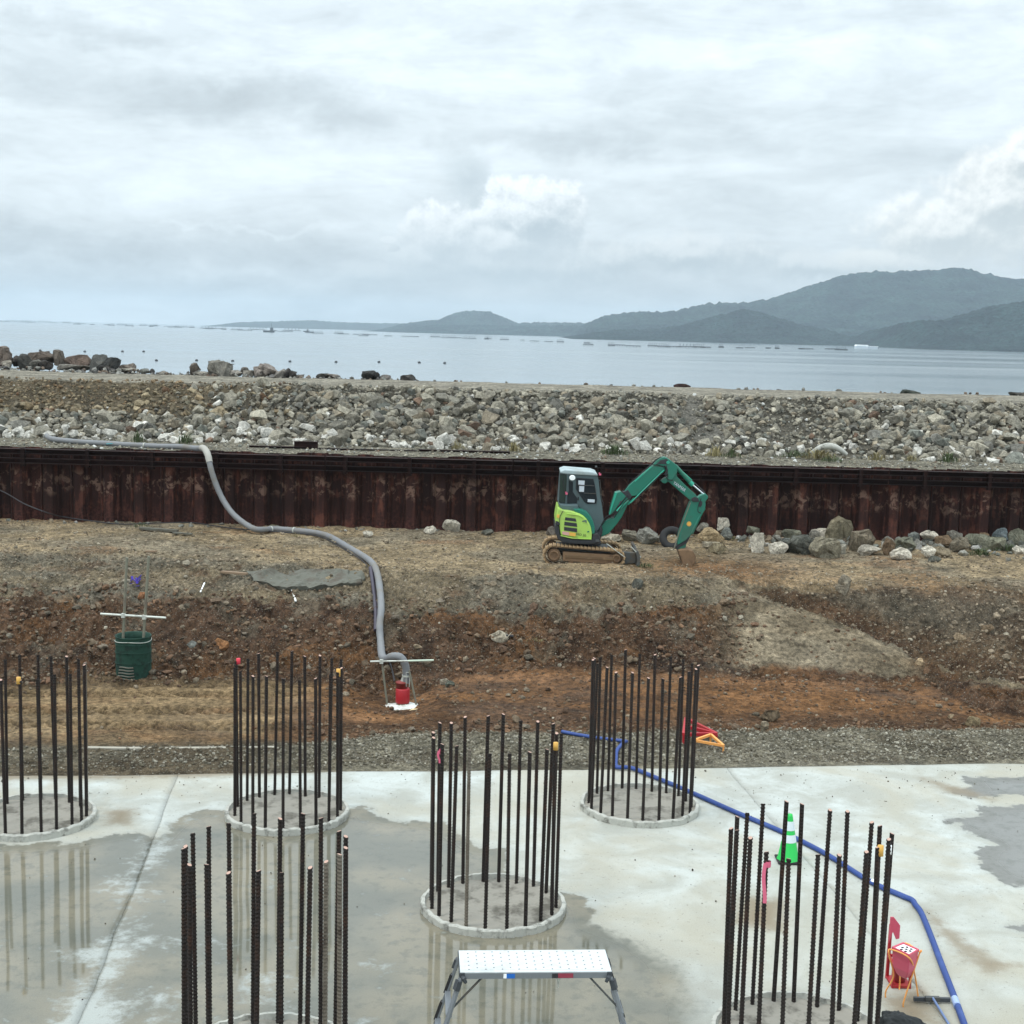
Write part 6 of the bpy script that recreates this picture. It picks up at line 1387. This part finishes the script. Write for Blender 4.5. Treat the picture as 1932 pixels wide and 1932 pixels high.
ub = part('upper_boom', P2_([(1120, 330), (1200, 250), (1250, 280), (1262, 360), (1400, 500), (1555, 640), (1590, 700), (1570, 755), (1480, 738), (1330, 610), (1140, 448), (1110, 400)]), BY0+.01, BY1-.01, 'teal', .014)
p = Z2(1302, 517, .6); q1_, q2_ = Z2(1215, 455, .6), Z2(1395, 582, .6); an = math.atan2(q2_[1]-q1_[1], q2_[0]-q1_[0]); ln = math.hypot(q2_[0]-q1_[0], q2_[1]-q1_[1])
tx = text('YANMAR', .14, (p[0], BY0-.001, p[1]), (R(90), -an, 0), 'paper', 'boom_lettering', ub); tx.scale = (ln/max(tx.dimensions.x, .01), .82, 1) if tx.dimensions.x > 0 else (1, 1, 1)
for (x0, y0, x1, y1, r_, mt, nm) in ((1240, 195, 1495, 480, .052, 'teal', 'arm_cylinder'), (1495, 478, 1690, 645, .022, 'chrome', 'arm_cylinder_rod'), (1230, 172, 1500, 420, .012, 'cyl', 'arm_hydraulic_line'), (1500, 420, 1700, 610, .009, 'steel', 'arm_hydraulic_line'), (1470, 450, 1515, 495, .058, 'cyl', 'cylinder_gland')):
    p, q = Z2(x0, y0), Z2(x1, y1); MB().tube([(p[0], (BY0+BY1)/2, p[1]), (q[0], (BY0+BY1)/2, q[1])], r_, 12).obj(nm, MAT[mt], exc)
part('arm_pivot', P2_([(1480, 700), (1530, 670), (1590, 690), (1600, 750), (1500, 745)]), BY0-.025, BY1+.025, 'skirt', .01)
arm = part('arm', P2_([(1465, 755), (1580, 690), (1620, 655), (1700, 622), (1742, 660), (1745, 690), (1702, 745), (1706, 800), (1690, 885), (1640, 965), (1575, 1110), (1480, 1265), (1400, 1345), (1318, 1392), (1270, 1420), (1262, 1380), (1300, 1215), (1380, 980)]), BY0, BY1, 'teal', .015)
part('arm_recess', P2_([(1600, 770), (1625, 735), (1655, 742), (1650, 800), (1618, 838), (1602, 815)]), BY0-.008, BY0+.01, 'skirt', .004, arm)
part('arm_edge_strip', P2_([(1465, 760), (1474, 765), (1300, 1230), (1215, 1500), (1200, 1495), (1290, 1220)]), BY0-.01, BY0+.02, 'pipe', .002, arm)
cpt = Z2(1450, 1095, .6); mb = MB(); vs = [(cpt[0]+.058*math.cos(2*math.pi*j/20), BY0-.006+y_, cpt[1]+.062*math.sin(2*math.pi*j/20)) for y_ in (0, .006) for j in range(20)]
mb.add(vs, [tuple(range(20))]+[(j, 20+j, 20+(j+1) % 20, (j+1) % 20) for j in range(20)]); st_ = mb.obj('round_sticker', MAT['yellow'], arm)
mb = MB(); vs = [(cpt[0]+.026*math.cos(2*math.pi*j/12), BY0-.009, cpt[1]+.03*math.sin(2*math.pi*j/12)) for j in range(12)]; mb.add(vs, [tuple(range(12))]); mb.obj('sticker_emblem', MAT['orst'], st_)
for (x0, y0, x1, y1, r_, mt, nm) in ((1690, 850, 1600, 1010, .030, 'teal', 'bucket_cylinder'), (1610, 990, 1490, 1240, .040, 'teal', 'bucket_cylinder'), (1600, 950, 1440, 1240, .014, 'skirt', 'bucket_hose'), (1480, 1240, 1410, 1330, .02, 'skirt', 'bucket_rod')):
    p, q = Z2(x0, y0), Z2(x1, y1); MB().tube([(p[0], BY0+.02, p[1]), (q[0], BY0+.02, q[1])], r_, 10).obj(nm, MAT[mt], exc)
part('bucket_link', P2_([(1290, 1390), (1420, 1260), (1470, 1290), (1410, 1400), (1330, 1440), (1260, 1500), (1240, 1450)]), BY0+.03, BY1-.03, 'skirt', .008)
part('bucket_ear', P2_([(1268, 1480), (1320, 1420), (1410, 1395), (1400, 1460), (1300, 1510)]), BY0+.05, BY0+.09, 'teal', .006)
bk = part('bucket', P2_([(1275, 1490), (1340, 1475), (1430, 1478), (1505, 1505), (1545, 1580), (1530, 1680), (1470, 1740), (1455, 1830), (1430, 1855), (1345, 1760), (1325, 1650), (1290, 1560)]), .46, .98, 'mud', .02)
for k in range(4):
    a_, b_ = Z2(1440, 1820), Z2(1415, 1870); y_ = .50+k*.147; MB().bar((a_[0], y_, a_[1]), (b_[0], y_, b_[1]), .045, .02).obj('bucket_tooth', MAT['track'], bk)
# rubber hydraulic hoses
def hose2(pts, dd, r_, nm='hydraulic_hose'):
    q = [Z2(x, y, dd) for x, y in pts]; MB().tube(smooth([(p[0], dd, p[1]) for p in q], 4), r_, 6).obj(nm, MAT['black'], exc)
hose2([(80, 1100), (150, 1000), (210, 960), (290, 930), (330, 850), (420, 740), (500, 650)], .55, .014)
hose2([(90, 1130), (160, 1030), (240, 990), (320, 940), (380, 850), (470, 740), (540, 690)], .53, .012)
hose2([(430, 590), (520, 480), (620, 385), (740, 280), (850, 185), (900, 130), (980, 75), (1060, 60)], .70, .014)
hose2([(600, 415), (720, 300), (850, 195), (930, 110), (1020, 62), (1120, 110), (1200, 160)], .66, .012)
hose2([(1060, 190), (1110, 250), (1080, 330), (1120, 400), (1200, 420)], .55, .012)
hose2([(1640, 700), (1600, 800), (1590, 900), (1640, 930)], .55, .011)
MB().tube([(Z1(430, 300, .46)[0], .475, Z1(430, 300)[1]), (Z1(470, 560, .46)[0], .475, Z1(470, 560)[1])], .008, 5).obj('wiper', MAT['black'], cab)
p = Z1(720, 590, .49); MB().box((p[0]-.02, .478, p[1]-.06), (.03, .02, .09)).obj('door_handle', MAT['black'], cab)
part('cab_seam', P1_([(690, 755), (700, 750), (850, 900), (980, 1150), (972, 1158), (842, 908)], .5), .492, .505, 'skirt', 0, cab)
# tyre leaning on the stones
q = onground(*z4(1400, 968)); t = thing('old_tyre', 'worn black tyre leaning against the wall behind the excavator arm', 'tyre', (q.x, q.y+.1, q.z+.22)); t.rotation_euler = (R(62), R(10), R(-8))
mb = MB(); R0, r0 = .235, .10; vs = []
for i in range(40):
    a = 2*math.pi*i/40
    for j in range(12):
        b_ = 2*math.pi*j/12; rr2 = r0*(1+(.04 if (i % 2 and math.cos(b_) > .5) else 0)); vs.append(((R0+rr2*math.cos(b_))*math.cos(a), (R0+rr2*math.cos(b_))*math.sin(a), rr2*math.sin(b_)*.85))
mb.add(vs, [(i*12+j, ((i+1) % 40)*12+j, ((i+1) % 40)*12+(j+1) % 12, i*12+(j+1) % 12) for i in range(40) for j in range(12)], 0, True); mb.obj('carcass', MAT['black'], t)

# ---------------------------------------------------------------- weeds
MAT['leaf'] = simple('weed_leaf', (.050, .075, .022), .7, .8, 20); MAT['straw'] = simple('dry_weed', (.20, .17, .08), .8, .5, 20)
def weed(P, s, n, label, name='weed', mat='leaf', seed=0, wide=1.0):
    r_ = random.Random(seed); mb = MB()
    for i in range(n):
        a = r_.uniform(0, 6.28); l = s*r_.uniform(.4, 1.1); lean = r_.uniform(.2, 1.1)*wide; b0 = Vector((r_.gauss(0, s*.6*wide), r_.gauss(0, s*.25), 0)); l *= math.exp(-(b0.x/(s*wide))**2)+.15; w = s*.035*r_.uniform(.6, 1.5)
        d_ = Vector((math.cos(a), math.sin(a), 0)); sd_ = Vector((-math.sin(a), math.cos(a), 0))*w
        m1 = b0+d_*l*lean*.35+Vector((0, 0, l*.6)); e_ = b0+d_*l*lean*.9+Vector((0, 0, l*(.75+.2*r_.random())))
        mb.add([b0-sd_*.5, b0+sd_*.5, m1+sd_, m1-sd_, e_], [(0, 1, 2, 3), (3, 2, 4)])
    o = mb.obj(name, MAT[mat]); o.location = P; return tag(o, label, 'weed', 'weeds among the stones')
def onemb(px, py, y): 
    p = gy(px, py, y); return Vector((p.x, y, ez(p.x, y)+.02))
for i, (px, py, y, s, n, lab, m_, wd) in enumerate([(1158, 851, 41.2, .34, 130, 'dark green weed clump above the excavator cab', 'leaf', 1.0), (1500, 862, 41.6, .24, 120, 'low bright green weeds at the right, below the rubble', 'leaf', 1.8), (1545, 866, 41.3, .32, 160, 'wide mixed weed patch below the curved white stone', 'straw', 1.6),
        (1568, 874, 40.6, .22, 80, 'green weeds at the top of the wall right of centre', 'leaf', 1.6), (970, 838, 41.8, .36, 60, 'tall thin weeds among white stones left of the cab', 'straw', .5), (1350, 850, 41.6, .36, 60, 'thin weeds above the excavator arm', 'straw', .6),
        (865, 842, 41.8, .28, 50, 'small weeds at the left among white stones', 'straw', .7), (262, 836, 41.4, .36, 60, 'upright green weed beside the blue scrap and grey hose', 'leaf', .5), (350, 832, 41.4, .34, 50, 'green weed behind the grey hose', 'leaf', .7),
        (1380, 858, 41.2, .30, 60, 'green weeds just right of the excavator arm top', 'leaf', .8), (1655, 862, 41.4, .32, 70, 'yellowish grass tuft by the white stones on the right', 'straw', .8), (1790, 866, 41.4, .34, 70, 'green grass tuft near the right end of the rubble', 'leaf', .7), (1720, 860, 41.4, .22, 50, 'small grass tuft between the two on the right', 'straw', .8)]):
    weed(onemb(px, py, y), s, n, lab, 'weed', m_, 300+i, wd)
for i, (px, py, s, n, lab, m_) in enumerate([(1850, 1048, .20, 150, 'fresh green weeds growing among the right hand boulders', 'leaf'), (1900, 1040, .22, 130, 'green weeds at the far right of the boulder row', 'leaf'), (1220, 1072, .14, 90, 'green grass tuft between dozer blade and bucket', 'leaf'),
        (268, 1000-4, .18, 50, 'green weeds at the wall foot near the black cable', 'leaf'), (560, 1014, .12, 40, 'dry weeds beside the grey hose on the bank', 'straw'), (1010, 1222-10, .12, 40, 'dry grass near the big white rock', 'straw'), (1385, 1020, .16, 40, 'grass tuft at the wall left of the upright white rock', 'leaf')]):
    weed(onground(px, py)+Vector((0, 0, .01)), s, n, lab, 'weed', m_, 330+i, 1.5)
q = onemb(209, 846, 40.2); mb = MB(); mb.bar((-.12, 0, .05), (.13, .05, .07), .14, .02); o = mb.obj('plastic_scrap', simple('turquoise_scrap', (.08, .30, .33), .5)); o.location = q; tag(o, 'turquoise plastic scrap under the grey hose on top of the wall', 'scrap')
# curved pale stone like a broken pipe
q = onemb(1562, 866, 41.7); mb = MB(); mb.tube([(-.55+.11*i, 0, .02+.34*math.sin(.25+i*.26)) for i in range(11)], [.05+.05*math.sin(i*.3) for i in range(11)], 8); o = mb.obj('broken_pipe', MAT['rim']); o.location = q; tag(o, 'pale curved fragment arching over the mixed weed patch', 'fragment')

# ---------------------------------------------------------------- buoys, rafts, boats, shed on the bay
MAT['float'] = simple('dark_float', (.02, .022, .024), .5, .2); MAT['raft'] = simple('raft_timber', (.018, .022, .024), .9, .4, .3)
bm = bmesh.new(); bmesh.ops.create_icosphere(bm, subdivisions=2, radius=.5); me = bpy.data.meshes.new('buoy'); bm.to_mesh(me); bm.free(); me.materials.append(MAT['float']); me.polygons.foreach_set('use_smooth', [True]*len(me.polygons))
BY_ = [(76, 662), (160, 664), (231, 664), (271, 664), (295, 681), (371, 681), (439, 682), (547, 683), (634, 684), (715, 684), (791, 685), (839, 686)]
ordn = ['first', 'second', 'third', 'fourth', 'fifth', 'sixth', 'seventh', 'eighth', 'ninth', 'tenth', 'eleventh', 'twelfth']
for i, (px, py) in enumerate(BY_):
    q = gp(px, py, SEA); t = put('buoy', me); t.location = (q.x, q.y, SEA+.12); s = q.y/FPX*(5.2 if py > 670 else 4.6); t.scale = (s*1.15, s, s)
    tag(t, 'dark floating buoy, %s from the left of the twelve in the near water' % ordn[i], 'buoy', 'buoys on the near water')
mb = MB()
for i in range(6): mb.box((-20+i*8, 0, .25), (.5, 7, .35))
for j in range(7): mb.box((0, -3+j, .55), (42, .28, .22))
for i in range(5): mb.box((-16+i*8, 2, 1.2), (1.2, .8, 1.1))
rm_ = [mb.mesh('oyster_raft', MAT['raft'])]
mb = MB()
for i in range(5): mb.box((-16+i*8, 0, .25), (.5, 6, .35))
for j in range(6): mb.box((0, -2.5+j, .5), (34, .28, .22))
rm_.append(mb.mesh('oyster_raft', MAT['raft']))
r_ = random.Random(11); rafts = []
def rl(px, a, b): return a[1]+(px-a[0])*(b[1]-a[1])/(b[0]-a[0])
for (x0, x1, y0, y1, n_, jit) in ((-10, 240, 606, 615, 15, 1.6), (240, 470, 614, 625, 16, 2.2), (470, 720, 622, 635, 15, 2.0), (720, 960, 634, 643, 9, 1.2), (960, 1110, 643, 648, 5, .8), (1110, 1330, 652, 657, 9, 1.0), (1330, 1600, 656, 661, 10, .8)):
    for k in range(n_):
        px = x0+(x1-x0)*(k+.5)/n_+r_.uniform(-13, 13); py = rl(px, (x0, y0), (x1, y1))+r_.uniform(-jit, jit)*.7
        q = gp(px, py, SEA)
        if q.y > 4600 or q.y < 0: q = gp(px, py, SEA) if 0 < q.y < 4600 else gp(px, 601+px*.025+5.4+r_.uniform(0, 1.2), SEA)
        o = put('oyster_raft', r_.choice(rm_)); o.location = (q.x, q.y, SEA); wpx = r_.uniform(7, 34); s = min(wpx*q.y/FPX/42, 3.5); o.scale = (s, max(s*.6, .8), 1.0+q.y/1500); o.rotation_euler = (0, 0, r_.uniform(-.06, .06))
        tag(o, 'flat dark oyster raft, '+('left of the far boats' if px < 500 else 'between the boats and the domed hill' if px < 900 else 'in front of the wooded hills'), 'raft', 'oyster rafts on the bay')
def boat(px, py, w, label):
    q = gp(px, py, SEA); s = w*q.y/FPX/10; t = thing('fishing_boat', label, 'boat', (q.x, q.y, SEA)); t.scale = (s, s, s)
    MB().prism([(-5, 1.5), (-4.6, -.2), (3.8, -.2), (5.2, 2.0), (3.4, 1.4)], -1.2, 1.2).obj('hull', MAT['raft'], t)
    MB().box((2.0, 0, 2.6), (2.4, 1.8, 2.4)).obj('wheelhouse', MAT['darkgrey'], t); MB().tube([(1.9, 0, 3), (1.6, 0, 7.4)], .12, 5).obj('mast', MAT['raft'], t); MB().tube([(-2.5, 0, 1), (-2.7, 0, 4)], .1, 5).obj('boom_pole', MAT['raft'], t)
boat(508, 627, 23, 'fishing boat with a mast near the far left headland'); boat(578, 626, 12, 'smaller fishing boat with a tall mast right of the larger one'); boat(918, 640, 9, 'tiny motor boat below the domed hill')
q = gp(1625, 657, SEA); t = thing('harbour_shed', 'long white shed on the shore between the two dark headlands', 'building', (q.x, q.y, SEA)); k_ = q.y/FPX
MB().box((0, 0, 1.2), (22*k_, 10, 2.4)).obj('wall', MAT['paper'], t); MB().prism([(-11.5*k_, 2.4), (11.5*k_, 2.4), (10*k_, 4.0), (-10*k_, 4.0)], -5.3, 5.3).obj('roof', MAT['white'], t)
q = gp(1645, 658, SEA); t = thing('harbour_shed', 'lower pale shed right of the long white one', 'building', (q.x, q.y, SEA)); MB().box((0, 0, 1.2), (18*k_, 8, 2.4)).obj('wall', MAT['paper'], t); MB().box((0, 0, 2.55), (19*k_, 9, .5)).obj('roof', MAT['white'], t)

# ---------------------------------------------------------------- haze
hm = bpy.data.materials.new('haze_air'); hm.use_nodes = True; ht = hm.node_tree; ht.nodes.clear()
vo = ht.nodes.new('ShaderNodeVolumePrincipled'); vo.inputs['Color'].default_value = (.75, .88, .985, 1); vo.inputs['Density'].default_value = 1.3e-4; vo.inputs['Anisotropy'].default_value = .1
ou = ht.nodes.new('ShaderNodeOutputMaterial'); ht.links.new(vo.outputs[0], ou.inputs['Volume'])
mb = MB(); mb.box((0, 4600, 83), (19000, 10400, 184)); hz_ = mb.obj('haze', hm); tag(hz_, kind='stuff')
